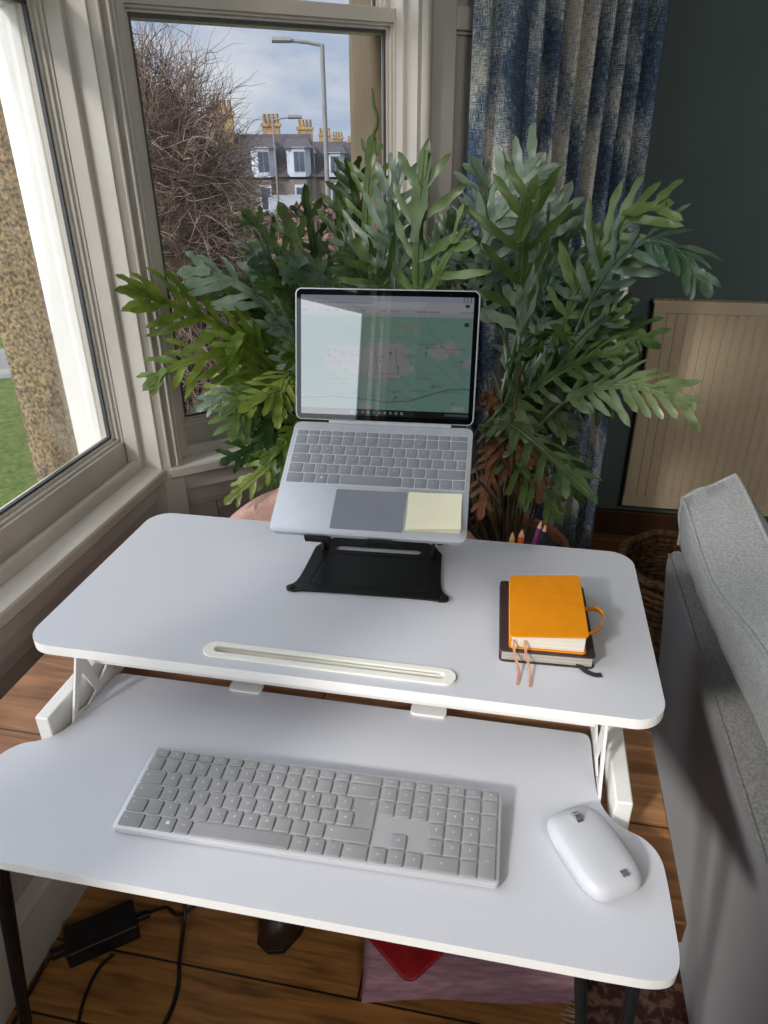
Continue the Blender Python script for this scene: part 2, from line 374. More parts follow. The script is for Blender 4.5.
def build_window(name, T, g0, g1, label):
    top = 2.32
    w = MB()   # boxing: jamb linings, staff beads, head, outer frame
    w.box(g0 - .075, g0 - .045, .0, .125, ZT, top + .12, 0, T); w.box(g1 + .030, g1 + .060, .012, .125, ZT, top + .12, 0, T)
    w.box(g0 - .045, g0 - .016, .046, .08, ZT, top + .1, 0, T); w.box(g1 + .016, g1 + .045, .046, .08, ZT, top + .1, 0, T)
    w.box(g0 - .045, g1 + .045, .0, .17, top + .06, top + .12, 0, T)
    o = struct(name, w, M['paint'], bevel=.003, label=label)
    # window board with rounded nosing, and the bead the sash closes against
    sl = MB()
    prof = [(.17, .70), (.012, .70), (.010, .738), (-.002, .740), (-.006, .746), (-.006, .764), (-.003, .7685), (.001, .770), (.046, .772), (.048, .788), (.052, .793), (.064, .793), (.07, .786), (.08, .785), (.17, .76)]
    for a, b in ((g0 - .075, g1 + .060),):
        sl.rings([[tuple(T @ V((s, p[0], p[1]))) for p in prof] for s in (a, b)])
    obj('window_sill', sl, M['paint'], o, ang=32)
    def sash(o0, o1, z0, z1, bot, topr, nm, g0=g0, g1=g1):
        f = MB()
        f.box(g0 - .045, g0 - .014, o0, o1, z0, z1, 0, T); f.box(g1 + .014, g1 + .045, o0, o1, z0, z1, 0, T)
        f.box(g0 - .02, g1 + .02, o0, o1, z0, z0 + bot - .014, 0, T); f.box(g0 - .02, g1 + .02, o0, o1, z1 - topr + .014, z1, 0, T)
        G0, G1, B_, T_r = g0, g1, bot, topr; g0, g1, bot, topr = g0 - .015, g1 + .015, bot - .015, topr - .015
        # moulded inner edge
        for k, (e, oo) in enumerate(((.007, o0 + .007), (.013, o0 + .015))):
            f.box(g0 - .002, g0 + e, oo, o1, z0 + bot, z1 - topr, 0, T); f.box(g1 - e, g1 + .002, oo, o1, z0 + bot, z1 - topr, 0, T)
            f.box(g0, g1, oo, o1, z0 + bot - .002, z0 + bot + e, 0, T); f.box(g0, g1, oo, o1, z1 - topr - e, z1 - topr + .002, 0, T)
        fr = obj(nm, f, M['paint'], o, bevel=.002)
        k = MB(); gp = o0 + .024; e = .0185
        for a in ((g0 + .014, g0 + e), (g1 - e, g1 - .014)): k.box(a[0], a[1], gp - .004, gp + .004, z0 + bot + .014, z1 - topr - .014, 0, T)
        for a in ((z0 + bot + .014, z0 + bot + e), (z1 - topr - e, z1 - topr - .014)): k.box(g0 + .014, g1 - .014, gp - .004, gp + .004, a[0], a[1], 0, T)
        obj('glazing_seal', k, M['seal'], fr, smooth=False)
        g = MB(); q = [(g0 + .01, gp, z0 + bot + .01), (g1 - .01, gp, z0 + bot + .01), (g1 - .01, gp, z1 - topr - .01), (g0 + .01, gp, z1 - topr - .01)]
        g.add(q, [(0, 1, 2, 3)], 0, T); obj('window_pane', g, M['glass'], fr, smooth=False)
    base = (g0, g1)
    sash(.08, .122, ZT + .005, ZT + .945, .078, .042, 'lower_sash')
    sash(.126, .168, ZT + .90, top + .06, .042, .06, 'upper_sash')
    return o

build_window('window_1', TL, .028, LL - .028, 'tall white sash window on the left, looking on to the lawn')
build_window('window_2', TF, .092, .66, 'white sash window in the angled side of the bay, looking on to the street')
build_window('window_3', TB, .092, .585, 'white sash window in the third side of the bay')

# corner posts between the sashes
def post(name, Ta, sa, Tb, sb, label):
    P = [wpt(Ta, sa, 0), wpt(Ta, 0, 0), wpt(Tb, sb, 0), wpt(Tb, sb + .03, .126), wpt(Tb, sb + .03, .17)]
    P += [wpt(Ta, sa - .02, .17), wpt(Ta, sa - .02, .126)]
    m = MB(); m.prism([(p.x, p.y) for p in P], .0, 2.8)
    # two slim beads run down its room face
    for s in (sb - .012, sb - .03): m.box(s - .003, s + .003, -.006, .004, ZT + .003, 2.44, 0, Tb)
    return struct(name, m, M['paint'], bevel=.003, label=label)
post('trim_1', TL, .004, TF, .048, 'white moulded corner post between the two sash windows')
TLr = T_of(PB, -dL, nL)
post('trim_2', TLr, .004, TB, .048, 'white corner post behind the photographer')

# panelled dado under each window: recessed panels, apron, baseboard
def dado(name, T, L, panels, label, ext0=-.02):
    m = MB()
    m.box(ext0, L, .068, .17, 0, .745, 0, T)
    edges = [ext0] + [e for p in panels for e in p] + [L]
    for a, b in zip(edges[0::2], edges[1::2]): m.box(a, b, .05, .072, .0, .742, 0, T)
    for a, b in panels:
        m.box(a, b, .05, .072, .0, .24, 0, T); m.box(a, b, .05, .072, .61, .742, 0, T)
        for e in (0, 1):
            pass
    m.box(ext0 + .01, L, .03, .06, .655, .742, 0, T); m.box(ext0 + .01, L, .036, .06, .643, .656, 0, T)
    return struct(name, m, M['paint_grey'], bevel=.003, label=label)
dado('wall_left', TL, LL + .01, [(.13, .68), (.82, 1.36)], 'white panelled dado under the left sash window')
dado('wall_front', TF, .74, [(.13, .60)], 'white panelled dado under the angled sash window')
dado('wall_behind', TB, .74, [(.13, .60)], 'white panelled dado under the third window')
def skirt(name, T, L, label, e0=-.02):
    m = MB(); prof = [(.07, 0), (.035, 0), (.035, .125), (.038, .132), (.034, .14), (.042, .15), (.044, .162), (.05, .172), (.07, .172)]
    m.rings([[tuple(T @ V((s, p[0], p[1]))) for p in prof] for s in (e0, L)])
    return struct(name, m, M['paint'], ang=30, label=label)
skirt('baseboard_left', TL, LL, 'moulded white baseboard along the left wall')
skirt('baseboard_front', TF, .74, 'moulded white baseboard under the angled window')

# right of the angled window: bead moulding, then a panelled face with recessed panels
m = MB(); m.box(.688, .705, .0, .17, 0, 2.8, 0, TF)
m.rings([[tuple(TF @ V((.712 + .015 * math.cos(a * PI / 6), .004 + .014 * math.sin(a * PI / 6), z))) for a in range(12)] for z in (0, 2.6)])
m.box(.700, .727, .006, .03, 0, 2.6, 0, TF)
struct('trim_3', m, M['paint'], ang=40, label='white rounded bead moulding right of the angled window')
m = MB(); SP = 1.17
m.box(.727, SP, .022, .17, 0, 2.8, 0, TF)
m.box(.728, .792, .002, .03, 0, 2.8, 0, TF); m.box(1.05, SP, .002, .03, 0, 2.8, 0, TF)
for a, b in ((0, .22), (.70, .80), (1.672, 1.718), (2.5, 2.8)): m.box(.792, 1.05, .002, .03, a, b, 0, TF)
for a, b in ((.22, .70), (.80, 1.672), (1.718, 2.5)):
    m.box(.792, .800, .012, .03, a, b, 0, TF); m.box(.792, 1.05, .012, .03, b - .008, b, 0, TF)
struct('wall_shutter_panelling', m, M['paint_grey'], bevel=.003, label='white panelled shutter face between window and curtain')

# head over the windows up to the ceiling
m = MB()
for T, L in ((TL, LL), (TF, .75), (TB, .75)): m.box(-.03, L, 0, .17, 2.44, 2.8, 0, T)
struct('trim_4', m, M['paint'], label='white boxed head over the bay windows')

cM = wpt(TF, SP, 0); cB = wpt(TB, .75, 0)
XR, YR, YS = 2.7, 2.115, -2.7
m = MB(); m.box(cM.x - .15, cM.x, cM.y, YR + .15, 0, 2.8); struct('wall_main', m, M['teal'], label='dark teal wall return behind the curtain')
m = MB(); m.box(cM.x - .15, XR + .15, YR, YR + .15, 0, 2.8); struct('wall_right', m, M['teal'], label='dark teal wall behind the radiator')
m = MB(); m.box(XR, XR + .15, YS, YR, 0, 2.8); struct('wall_far', m, M['teal'], label='teal wall behind the sofa side of the room')
m = MB(); m.box(cB.x - .15, XR + .15, YS - .15, YS, 0, 2.8); m.box(cB.x - .15, cB.x, YS, cB.y, 0, 2.8); struct('wall_back', m, M['teal'], label='teal wall behind the photographer')
room = [wpt(TL, 0, .16), wpt(TL, LL, .16), wpt(TB, .05, .16), wpt(TB, .75, .16), V((cB.x - .1, YS - .1, 0)), V((XR + .1, YS - .1, 0)), V((XR + .1, YR + .1, 0)), V((cM.x - .1, YR + .1, 0)), wpt(TF, SP, .16), wpt(TF, .05, .16)]
m = MB(); m.prism([(p.x, p.y) for p in room], -.1, 0); struct('floor', m, M['floor'], smooth=False, label='worn orange pine floor boards')
m = MB(); m.prism([(p.x, p.y) for p in room], 2.8, 2.9); struct('ceiling', m, M['ceil'], smooth=False, label='white ceiling')
m = MB(); m.box(cM.x, XR, YR - .022, YR, 0, .11); struct('baseboard_right', m, M['darkwood'], bevel=.004, label='dark baseboard under the radiator')

# ------------------------------------------------------------------ outside
m = MB()   # painted outer boxing and stone reveal beyond the left window
P = [(-.725, .775), (-.805, .778), (-.81, .9), (-.70, .9)]
m.prism(P, .72, 2.6); m.box(-.745, -.725, .765, .79, .72, 2.6)
struct('trim_5', m, M['ext_white'], bevel=.004, label='white painted outer frame beyond the left window')
def stone_pier(name, poly, z0, z1, mm, label):
    m = MB(); n = 40
    dense = []
    for i in range(len(poly)):
        a, b = V((*poly[i], 0)), V((*poly[(i + 1) % len(poly)], 0)); k = max(1, int((b - a).length / .02))
        dense += [a.lerp(b, j / k) for j in range(k)]
    rings = []
    for j in range(n + 1):
        z = z0 + (z1 - z0) * j / n
        rings.append([(p.x + random.uniform(-1, 1) * .003, p.y + random.uniform(-1, 1) * .003, z) for p in dense])
    m.rings(rings); return struct(name, m, mm, ang=180, label=label)
q = wpt(TF, .06, .18); q2 = wpt(TF, .06, .33)
stone_pier('pillar_left', [(-.805, .782), (-.935, .782), (q2.x, q2.y), (q.x, q.y)], -.9, 2.7, M['stone'], 'rough weathered stone pier outside the left window')
q = [wpt(TF, .672, .145), wpt(TF, .664, .18), wpt(TF, .664, .29), wpt(TF, .95, .29), wpt(TF, .95, .18)]
stone_pier('pillar_right', [(p.x, p.y) for p in q], -.9, 2.9, M['stone_smooth'], 'dressed sandstone pier outside the angled window')

m = MB(); m.box(-9, -.8, -9, 9.6, -1.1, -.93); struct('lawn', m, M['lawn'], smooth=False, label='mown green lawn outside the left window')
m = MB(); T = Matrix.Translation((-5.95, 7.0, 0)) @ Matrix.Rotation(math.radians(35), 4, 'Z'); m.box(-3.2, 3.0, -.75, .75, -.95, -.915, 0, T)
struct('path', m, M['path'], label='grey paved path across the lawn')
m = MB(); m.box(-160, 60, -60, 200, -3.6, -3.3); struct('ground', m, M['road'], smooth=False, label='grey street ground beyond the garden')

def leaf_blob(mb, c, r, n, size, mi=0, seed=1, flat=.0):
    rnd = random.Random(seed)
    for _ in range(n):
        d = V((rnd.gauss(0, 1), rnd.gauss(0, 1), rnd.gauss(0, 1))).normalized()
        k = rnd.uniform(.72, 1.06)
        p = V((c[0] + d.x * r[0] * k, c[1] + d.y * r[1] * k, c[2] + d.z * r[2] * k))
        a = V((rnd.gauss(0, 1), rnd.gauss(0, 1), rnd.gauss(0, 1))).normalized(); b = a.cross(d + V((.01, .3, .2)));
        if b.length < .01: continue
        b.normalize(); s = size * rnd.uniform(.6, 1.4)
        mb.add([p - a * s, p + b * s * .5, p + a * s, p - b * s * .5], [(0, 1, 2, 3)], mi)
def core(mb, c, r, mi=0, seed=3, rough=.12):
    bm = bmesh.new(); bmesh.ops.create_icosphere(bm, subdivisions=4, radius=1); rnd = random.Random(seed)
    vs = []
    for v in bm.verts:
        k = 1 + rnd.uniform(-rough, rough); vs.append((c[0] + v.co.x * r[0] * k, c[1] + v.co.y * r[1] * k, c[2] + v.co.z * r[2] * k))
    fs = [tuple(x.index for x in f.verts) for f in bm.faces]; bm.free(); mb.add(vs, fs, mi)

# the big leafless bush: arching twigs over a solid core, inner shade put into its darker colour
def bare_bush(c, r):
    rnd = random.Random(21); tw = MB()
    def strand(p, d, L, rad, n=5, curl=.5):
        pts = [p.copy()]; d = d.normalized()
        for i in range(n):
            d = (d + V((rnd.gauss(0, 1), rnd.gauss(0, 1), rnd.gauss(0, 1) - .12)) * curl * .45).normalized()
            p = p + d * (L / n); pts.append(p.copy())
        tw.tube(pts, [rad * (1 - .75 * i / n) for i in range(n + 1)], 3)
        return pts
    for _ in range(3400):
        d = V((rnd.gauss(0, 1), rnd.gauss(0, 1), rnd.gauss(.25, 1))).normalized()
        k = rnd.uniform(.62, .95)
        p = V((c[0] + d.x * r[0] * k, c[1] + d.y * r[1] * k, c[2] + d.z * r[2] * k))
        pts = strand(p, d + V((rnd.gauss(0, .7), rnd.gauss(0, .7), rnd.gauss(.2, .6))), rnd.uniform(.25, .62), .0042)
        for q in pts[1:4]:
            if rnd.random() < .6:
                strand(q, d + V((rnd.gauss(0, 1), rnd.gauss(0, 1), rnd.gauss(0, .8))), rnd.uniform(.12, .34), .003, 4)
    return tw
t = thing('bare_bush', 'large leafless grey brown bush outside the angled window', 'bush', (-2.78, 5.22, -.93))
bc = (.0, .0, 1.55)
tw = bare_bush(bc, (.74, .74, 1.45)); obj('twigs', tw, M['twig'], t, smooth=False)
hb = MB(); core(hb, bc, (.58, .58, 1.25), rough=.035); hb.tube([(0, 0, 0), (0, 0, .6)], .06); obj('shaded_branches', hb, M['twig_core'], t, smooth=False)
# lower shrubs between bush and street
def shrub(c, r, n, size, mm, label, seed, name='garden_shrub', cat='shrub', cm=None):
    t = thing(name, label, cat, (c[0], c[1], c[2] - r[2]))
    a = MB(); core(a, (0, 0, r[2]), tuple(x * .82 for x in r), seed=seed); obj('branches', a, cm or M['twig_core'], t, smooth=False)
    b = MB(); leaf_blob(b, (0, 0, r[2]), r, n, size, 0, seed); obj('leaves', b, mm, t, smooth=False)
    return t
shrub((-2.45, 8.6, -.05), (.62, .6, .86), 1500, .06, M['shrub'], 'reddish brown shrub below the street lamp pole', 4)
shrub((-3.55, 9.3, -.25), (.55, .5, .68), 1100, .05, M['hedge'], 'dark green shrub right of the leafless bush', 6)
shrub((-8.0, 9.6, -.1), (1.6, .9, .85), 1500, .08, M['hedge'], 'green hedge at the far edge of the lawn', 8, 'hedge', 'hedge')
shrub((-11.9, 33.2, -2.3), (1.5, 1.2, .95), 700, .13, M['hedge'], 'small green hedge in front of the grey houses', 9, 'hedge', 'hedge')

# terraced houses over the street
def house(x, y, zb, ht, wd, label, k=1.0, yaw=None):
    """zb ground, ht eaves height above ground, wd width; local +X runs along the front, -Y faces the street."""
    yw = yaw if yaw is not None else math.atan2(-.62 - y, .2 - x) + PI / 2
    t = thing('terraced_house', label, 'house', (x, y, zb), (0, 0, yw), 'terraced houses over the street')
    dp = wd * .9
    a = MB(); a.box(-wd / 2, wd / 2, 0, dp, -2, ht); obj('walls', a, M['house'], t, smooth=False)
    rf = ht + 2.2 * k
    a = MB(); a.add([(-wd / 2, -.3, ht - .1), (wd / 2, -.3, ht - .1), (wd / 2, dp * .45, rf), (-wd / 2, dp * .45, rf), (-wd / 2, dp + .3, ht - .1), (wd / 2, dp + .3, ht - .1)], [(0, 1, 2, 3), (3, 2, 5, 4), (0, 3, 4), (1, 5, 2), (0, 4, 5, 1)])
    obj('roof', a, M['slate'], t, smooth=False)
    # dormer with white joinery
    dw = wd * .125
    for cx in (-wd * .04, wd * .33):
        d = MB(); d.prism([(cx - dw, .9), (cx - dw, -.1), (cx - dw * .5, -.55), (cx + dw * .5, -.55), (cx + dw, -.1), (cx + dw, .9)], ht - .1, ht + 1.5 * k)
        dd = obj('dormer', d, M['house_white'], t, smooth=False)
        d = MB(); d.add([(cx - dw - .15, -.65, ht + 1.45 * k), (cx + dw + .15, -.65, ht + 1.45 * k), (cx + dw * .9, dp * .4, ht + 2.0 * k), (cx - dw * .9, dp * .4, ht + 2.0 * k), (cx - dw - .15, .3, ht + 1.4 * k), (cx + dw + .15, .3, ht + 1.4 * k)], [(0, 1, 2, 3), (0, 3, 4), (1, 5, 2)])
        obj('dormer_roof', d, M['slate'], dd, smooth=False)
        for u0, u1 in ((-.42, -.04), (.04, .42)):
            g = MB(); g.box(cx + dw * u0, cx + dw * u1, -.6, -.5, ht + .2 * k, ht + 1.25 * k); obj('window', g, M['house_glass'], dd, smooth=False)
        b = MB(); b.prism([(cx - dw, .3), (cx - dw, 0), (cx - dw * .55, -.55), (cx + dw * .55, -.55), (cx + dw, 0), (cx + dw, .3)], 0, ht - .25)
        bb = obj('bay_window', b, M['house'], t, smooth=False)
        b = MB(); b.box(cx - dw * .5, cx + dw * .5, -.6, -.5, ht - 2.0 * k, ht - .5); fr_ = obj('window_frame', b, M['house_white'], bb, smooth=False)
        g = MB(); g.box(cx - dw * .36, cx + dw * .36, -.64, -.55, ht - 1.85 * k, ht - .65); obj('window', g, M['house_glass'], bb, smooth=False)
    g = MB(); g.box(-wd * .42, -wd * .24, -.05, .1, ht - 1.9 * k, ht - .6); obj('window', g, M['house_glass'], t, smooth=False)
    c = MB(); cx0 = -wd * .44; cw = .62 * k; c.box(cx0 - cw, cx0 + cw, dp * .3, dp * .6, ht, rf + 1.2 * k); c.box(cx0 - cw - .1, cx0 + cw + .1, dp * .28, dp * .62, rf + 1.0 * k, rf + 1.2 * k)
    cc = obj('chimney', c, M['chimney'], t, smooth=False)
    for j in range(4):
        p = MB(); p.lathe([(.13, 0), (.15, .1), (.11, .55), (.14, .6)], 8, (cx0 - cw * .75 + j * cw * .5, dp * .45, rf + 1.2 * k)); obj('chimney_pot', p, M['chimney'], cc)
    return t
house(-14.9, 42.6, -3.3, 3.1, 5.4, 'grey stone house nearest the leafless bush, with white dormers', .95)
house(-15.4, 52.5, -3.6, 3.0, 5.6, 'grey stone house with white dormers, second from the leafless bush', .95)
house(-17.4, 68.5, -4.3, 3.4, 6.4, 'grey stone house just left of the tall lamp pole', 1.05)
house(-21.6, 91, -5.2, 3.8, 6.6, 'grey stone house just right of the tall lamp pole', 1.1)
house(-22.6, 101, -5.8, 4.1, 6.6, 'grey stone house half hidden by fern fronds', 1.1)
house(-23.0, 111, -6.4, 4.3, 6.6, 'smallest farthest stone house beside the sandstone pier', 1.1)

def street_lamp(top, base_z, armdir, armL, r, label):
    t = thing('street_lamp', label, 'street lamp', (top[0], top[1], base_z))
    h = top[2] - base_z
    p = MB(); p.tube([(0, 0, 0), (0, 0, h * .3), (0, 0, h)], [r * 1.5, r * 1.15, r], 10); obj('pole', p, M['lamp'], t)
    a = V(armdir).normalized(); q = MB(); q.tube([(0, 0, h - .02), tuple(a * armL * .5 + V((0, 0, h + .06))), tuple(a * armL + V((0, 0, h + .1)))], r * .75, 8); obj('arm', q, M['lamp'], t)
    e = a * armL; b = MB(); T = Matrix.Translation(e + V((0, 0, h + .1))) @ Matrix.Rotation(math.atan2(a.y, a.x), 4, 'Z')
    b.rings([[(x, y * .14, z) for y, z in ((-1, 0), (-.7, .1), (.7, .1), (1, 0), (.6, -.06), (-.6, -.06))] for x in (0, .25, .62)], T=T); obj('lantern', b, M['lamp'], t)
street_lamp((-7.06, 26.4, 4.30), -3.3, (-1, -.29, 0), 1.0, .075, 'tall grey street lamp with a single arm, nearer of the two')
street_lamp((-11.7, 34.6, 2.35), -3.3, (1, .33, 0), .7, .045, 'small distant street lamp in front of the houses')

def car(loc, yaw):
    t = thing('parked_car', 'pale car parked in front of the grey houses, seen between leaves', 'car', loc, (0, 0, yaw))
    b = MB(); pr = [(-2.1, .25), (-2.1, .75), (-1.75, .9), (-1.2, 1.38), (.5, 1.42), (1.15, .95), (1.95, .82), (2.1, .5), (2.1, .25)]
    b.rings([[(x, y, z) for x, z in pr] for y in (-.85, .85)]); obj('body', b, M['car'], t, bevel=.06)
    for y in (-.86, .86):
        w = MB(); w.add([(-1.25, y, .92), (-.95, y, 1.28), (.4, y, 1.3), (.9, y, .95)], [(0, 1, 2, 3)]); obj('side_window', w, M['house_glass'], t, smooth=False)
    for x in (-1.3, 1.3):
        for y in (-.8, .8):
            w = MB(); w.tube([(x, y - .1, .3), (x, y + .1, .3)], .3, 16); obj('wheel', w, M['black'], t)
car((-12.2, 37.2, -2.35), 1.9)

# ------------------------------------------------------------------ table
t = thing('desk', 'wooden topped desk on black hairpin legs under the white desk converter', 'desk', (-.03, .18, 0))
ox, oy = -.03, .18
m = MB(); m.box(-.482 - ox, .417 - ox, -.125 - oy, .475 - oy, .718, .75); obj('desk_top', m, M['table'], t, bevel=.003)
for sx, x in ((-1, -.435), (1, .372)):
    for sy, y in ((-1, -.085), (1, .43)):
        g = MB(); x -= 0; X, Y = x - ox, y - oy
        g.box(X - .035, X + .035, Y - .03, Y + .03, .714, .718)
        f = V((X + .030, Y + sy * .06, .012)) if sx > 0 else V((X - .052, Y + sy * .05, .012))
        if sx > 0: a, b = V((X - .055, Y, .716)), V((X + .015, Y + sy * .01, .716))
        else: a, b = V((X + .026, Y - .014, .716)), V((X + .010, Y + .016, .716))
        pts = [a, a.lerp(f, .5), a.lerp(f, .95) , f + V((0, 0, -.006)), b.lerp(f, .95), b.lerp(f, .5), b]
        g.tube(pts, .0075, 10); obj('hairpin_leg', g, M['black_metal'], t)

# ------------------------------------------------------------------ sit-stand desk converter
t = thing('desk_converter', 'white two tier sit stand desk converter standing on the wooden desk', 'desk converter', (0, .2, .75))
O = V((0, .2, .75))
def cv(mb): mb.v = [tuple(V(p) - O) for p in mb.v]; return mb
ZP = .8686
# upper platform with the long device slot cut through it
outer = rrect(-.410, .4035, .0305, .411, .038, 10)
slot = rrect(-.158, .152, .0545, .0705, .0079, 8)
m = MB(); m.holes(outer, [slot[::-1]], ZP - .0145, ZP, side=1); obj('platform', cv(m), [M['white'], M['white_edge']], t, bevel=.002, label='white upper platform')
m = MB(); m.holes(rrect(-.166, .160, .0475, .0765, .0144, 8), [rrect(-.152, .146, .0565, .0685, .0058, 8)], ZP - .002, ZP + .0028)
m.box(-.155, .149, .0555, .0565, ZP - .0135, ZP); m.box(-.155, .149, .0685, .0695, ZP - .0135, ZP); m.box(-.155, .149, .0555, .0695, ZP - .014, ZP - .012)
obj('device_slot', cv(m), M['liner'], t, bevel=.0008, label='ivory slot for a tablet')
half = [(.0, -.2015), (.33, -.2015), (.382, -.2005), (.398, -.185), (.3985, -.14), (.3985, -.10), (.397, -.066), (.382, -.045), (.360, -.037), (.343, -.020), (.3345, .005), (.333, .05), (.333, .098), (.325, .103), (.2, .103), (.0, .103)]
pts = half[:-1] + [(0, .103)] + [(-x, y) for x, y in half[::-1][1:-1]]
def dense(p):
    out = []
    for i in range(len(p)):
        a, b = p[i], p[(i + 1) % len(p)]; out.append(a)
        if math.dist(a, b) > .06: out += [(a[0] + (b[0] - a[0]) * k, a[1] + (b[1] - a[1]) * k) for k in (.1, .5, .9)]
    return out
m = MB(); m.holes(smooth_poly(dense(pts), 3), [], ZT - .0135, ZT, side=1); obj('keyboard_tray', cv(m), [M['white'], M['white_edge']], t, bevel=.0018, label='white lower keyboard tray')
for x0, x1 in ((-.158, -.111), (.099, .147)):
    m = MB(); m.prism(rrect(x0, x1, .095, .116, .006, 5), ZT, ZT + .004); obj('tray_clip', cv(m), M['white_metal'], t, bevel=.001)
for s in (-1, 1):
    m = MB(); a, b = sorted((s * .349, s * .3685)); m.box(a, b, -.027, .39, .7505, .799); obj('side_rail', cv(m), M['white_metal'], t, bevel=.0025)
    # lift arm: a flat plate with triangular cut-outs, in the plane of the tray side
    Tm = Matrix(((0, 0, 1, s * .3375 - .0015), (1, 0, 0, 0), (0, 1, 0, 0), (0, 0, 0, 1)))
    o_ = [(-.002, .763), (.008, .758), (.10, .757), (.36, .77), (.37, .782), (.36, .792), (.13, .850), (.035, .850)]
    h_ = [[(.012, .776), (.036, .768), (.058, .775), (.040, .822)], [(.070, .782), (.108, .800), (.098, .842), (.052, .842)], [(.10, .772), (.20, .775), (.26, .782), (.14, .822)]]
    m = MB(); m.holes(o_, [h[::-1] for h in h_], 0, .003, 0, Tm); obj('lift_arm', cv(m), M['white_metal'], t, smooth=False)
    for py_, pz_ in ((.30, .779),):
        m = MB(); m.tube([(s * .33, py_, pz_), (s * .345, py_, pz_)], .006, 10); obj('pivot_bolt', cv(m), M['chrome'], t)
m = MB(); m.box(-.330, .330, .058, .070, .8235, .854); obj('cross_beam', cv(m), M['white_metal'], t, bevel=.002)
m = MB(); m.box(-.335, .335, .37, .385, .752, .79); obj('cross_beam', cv(m), M['white_metal'], t, bevel=.002)

# ------------------------------------------------------------------ lettering
GLYPH = {}
def glyph(ch):
    """Outline of one character as (verts, faces), unit height, centred."""
    if ch in GLYPH: return GLYPH[ch]
    c = bpy.data.curves.new('glyph', 'FONT'); c.body = ch; c.align_x = 'CENTER'; c.align_y = 'CENTER'; c.size = 1; c.resolution_u = 2
    o = bpy.data.objects.new('glyph', c); COL.objects.link(o); bpy.context.view_layer.update()
    me = bpy.data.meshes.new_from_object(o.evaluated_get(bpy.context.evaluated_depsgraph_get()))
    GLYPH[ch] = ([tuple(v.co) for v in me.vertices], [tuple(p.vertices) for p in me.polygons])
    bpy.data.objects.remove(o); bpy.data.meshes.remove(me); bpy.data.curves.remove(c)
    return GLYPH[ch]
def put_text(mb, s, x, y, z, h, mi):
    if s == 'WIN':
        e = h * .42; g = h * .05
        for i in (-1, 1):
            for j in (-1, 1):
                cx, cy = x + i * (e / 2 + g / 2), y + j * (e / 2 + g / 2); mb.add([(cx - e / 2, cy - e / 2, z), (cx + e / 2, cy - e / 2, z), (cx + e / 2, cy + e / 2, z), (cx - e / 2, cy + e / 2, z)], [(0, 1, 2, 3)], mi)
        return
    v, f = glyph(s); mb.add([(x + p[0] * h, y + p[1] * h, z) for p in v], f, mi)
def keycap(mb, x0, x1, y0, y1, z0, z1, ins=.0012):
    rings = []
    for z, e in ((z0, 0), (z1 - .0007, .0002), (z1 - .0002, .0006), (z1, ins)):
        rings.append([(x, y, z) for x, y in rrect(x0 + e, x1 - e, y0 + e, y1 - e, .0014, 3)])
    k0 = len(mb.f); mb.rings(rings)
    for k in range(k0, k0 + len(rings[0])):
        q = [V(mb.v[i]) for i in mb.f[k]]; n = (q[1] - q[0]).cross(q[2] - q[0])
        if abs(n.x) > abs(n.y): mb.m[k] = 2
ISO = [  # (legend, width) rows from the back
    [('Esc', 1)] + [('F%d' % i, 1) for i in range(1, 13)] + [('Del', 2)],
    [(c, 1) for c in '`1234567890-='] + [('\u2190', 2)],
    [('Tab', 1.5)] + [(c, 1) for c in 'QWERTYUIOP[]'] + [('ENTER', 1.5)],
    [('Caps', 1.75)] + [(c, 1) for c in "ASDFGHJKL;'#"] + [(None, 1.25)],
    [('\u2191', 1.25)] + [(c, 1) for c in '\\ZXCVBNM,./'] + [('\u2191', 2.75)],
    [('Ctrl', 1.5), ('Fn', 1), ('WIN', 1), ('Alt', 1), ('', 6), ('Alt', 1), ('=', 1), ('/', 1), ('Ctrl', 1.5)]]
def keys(parent, X0, Y0, pitch, rows, z0, z1, gap, fh, mats, fname='function_key', enter=True, lh=.0042, x_end=15):
    """Rows of separate keys; X0, Y0 is the back-left corner, rows run towards the user."""
    y = Y0
    for ri, row in enumerate(rows):
        h = pitch * (fh if ri == 0 else 1); x = X0
        for lg, w in row:
            if lg is None: x += w * pitch; continue
            mb = MB()
            a, b, c, d = x + gap / 2, x + w * pitch - gap / 2, y - h + gap / 2, y - gap / 2
            if lg == 'ENTER':
                xa = X0 + 13.75 * pitch + gap / 2; pl = [(a, d), (a, c), (xa, c), (xa, c - pitch), (b, c - pitch), (b, d)]
                mb.prism(pl, z0, z1 - .0006); q = lambda e: [(a + e, d - e), (a + e, c + e), (xa + e, c + e), (xa + e, c - pitch + e), (b - e, c - pitch + e), (b - e, d - e)]
                mb.prism(q(.0009), z1 - .0006, z1); put_text(mb, '\u2190', b - .006, d - pitch * .3, z1 + .0001, lh, 1)
            else:
                keycap(mb, a, b, c, d, z0, z1)
                if lg: 
                    s = lh if len(lg) == 1 or lg == 'WIN' else lh * .62
                    put_text(mb, lg, (a + b) / 2 if w < 1.2 else a + .006, (c + d) / 2 + (0 if ri == 0 else pitch * .08), z1 + .0001, s, 1)
            obj(fname if ri == 0 else 'key', mb, mats, parent, ang=30)
            x += w * pitch
        y -= h

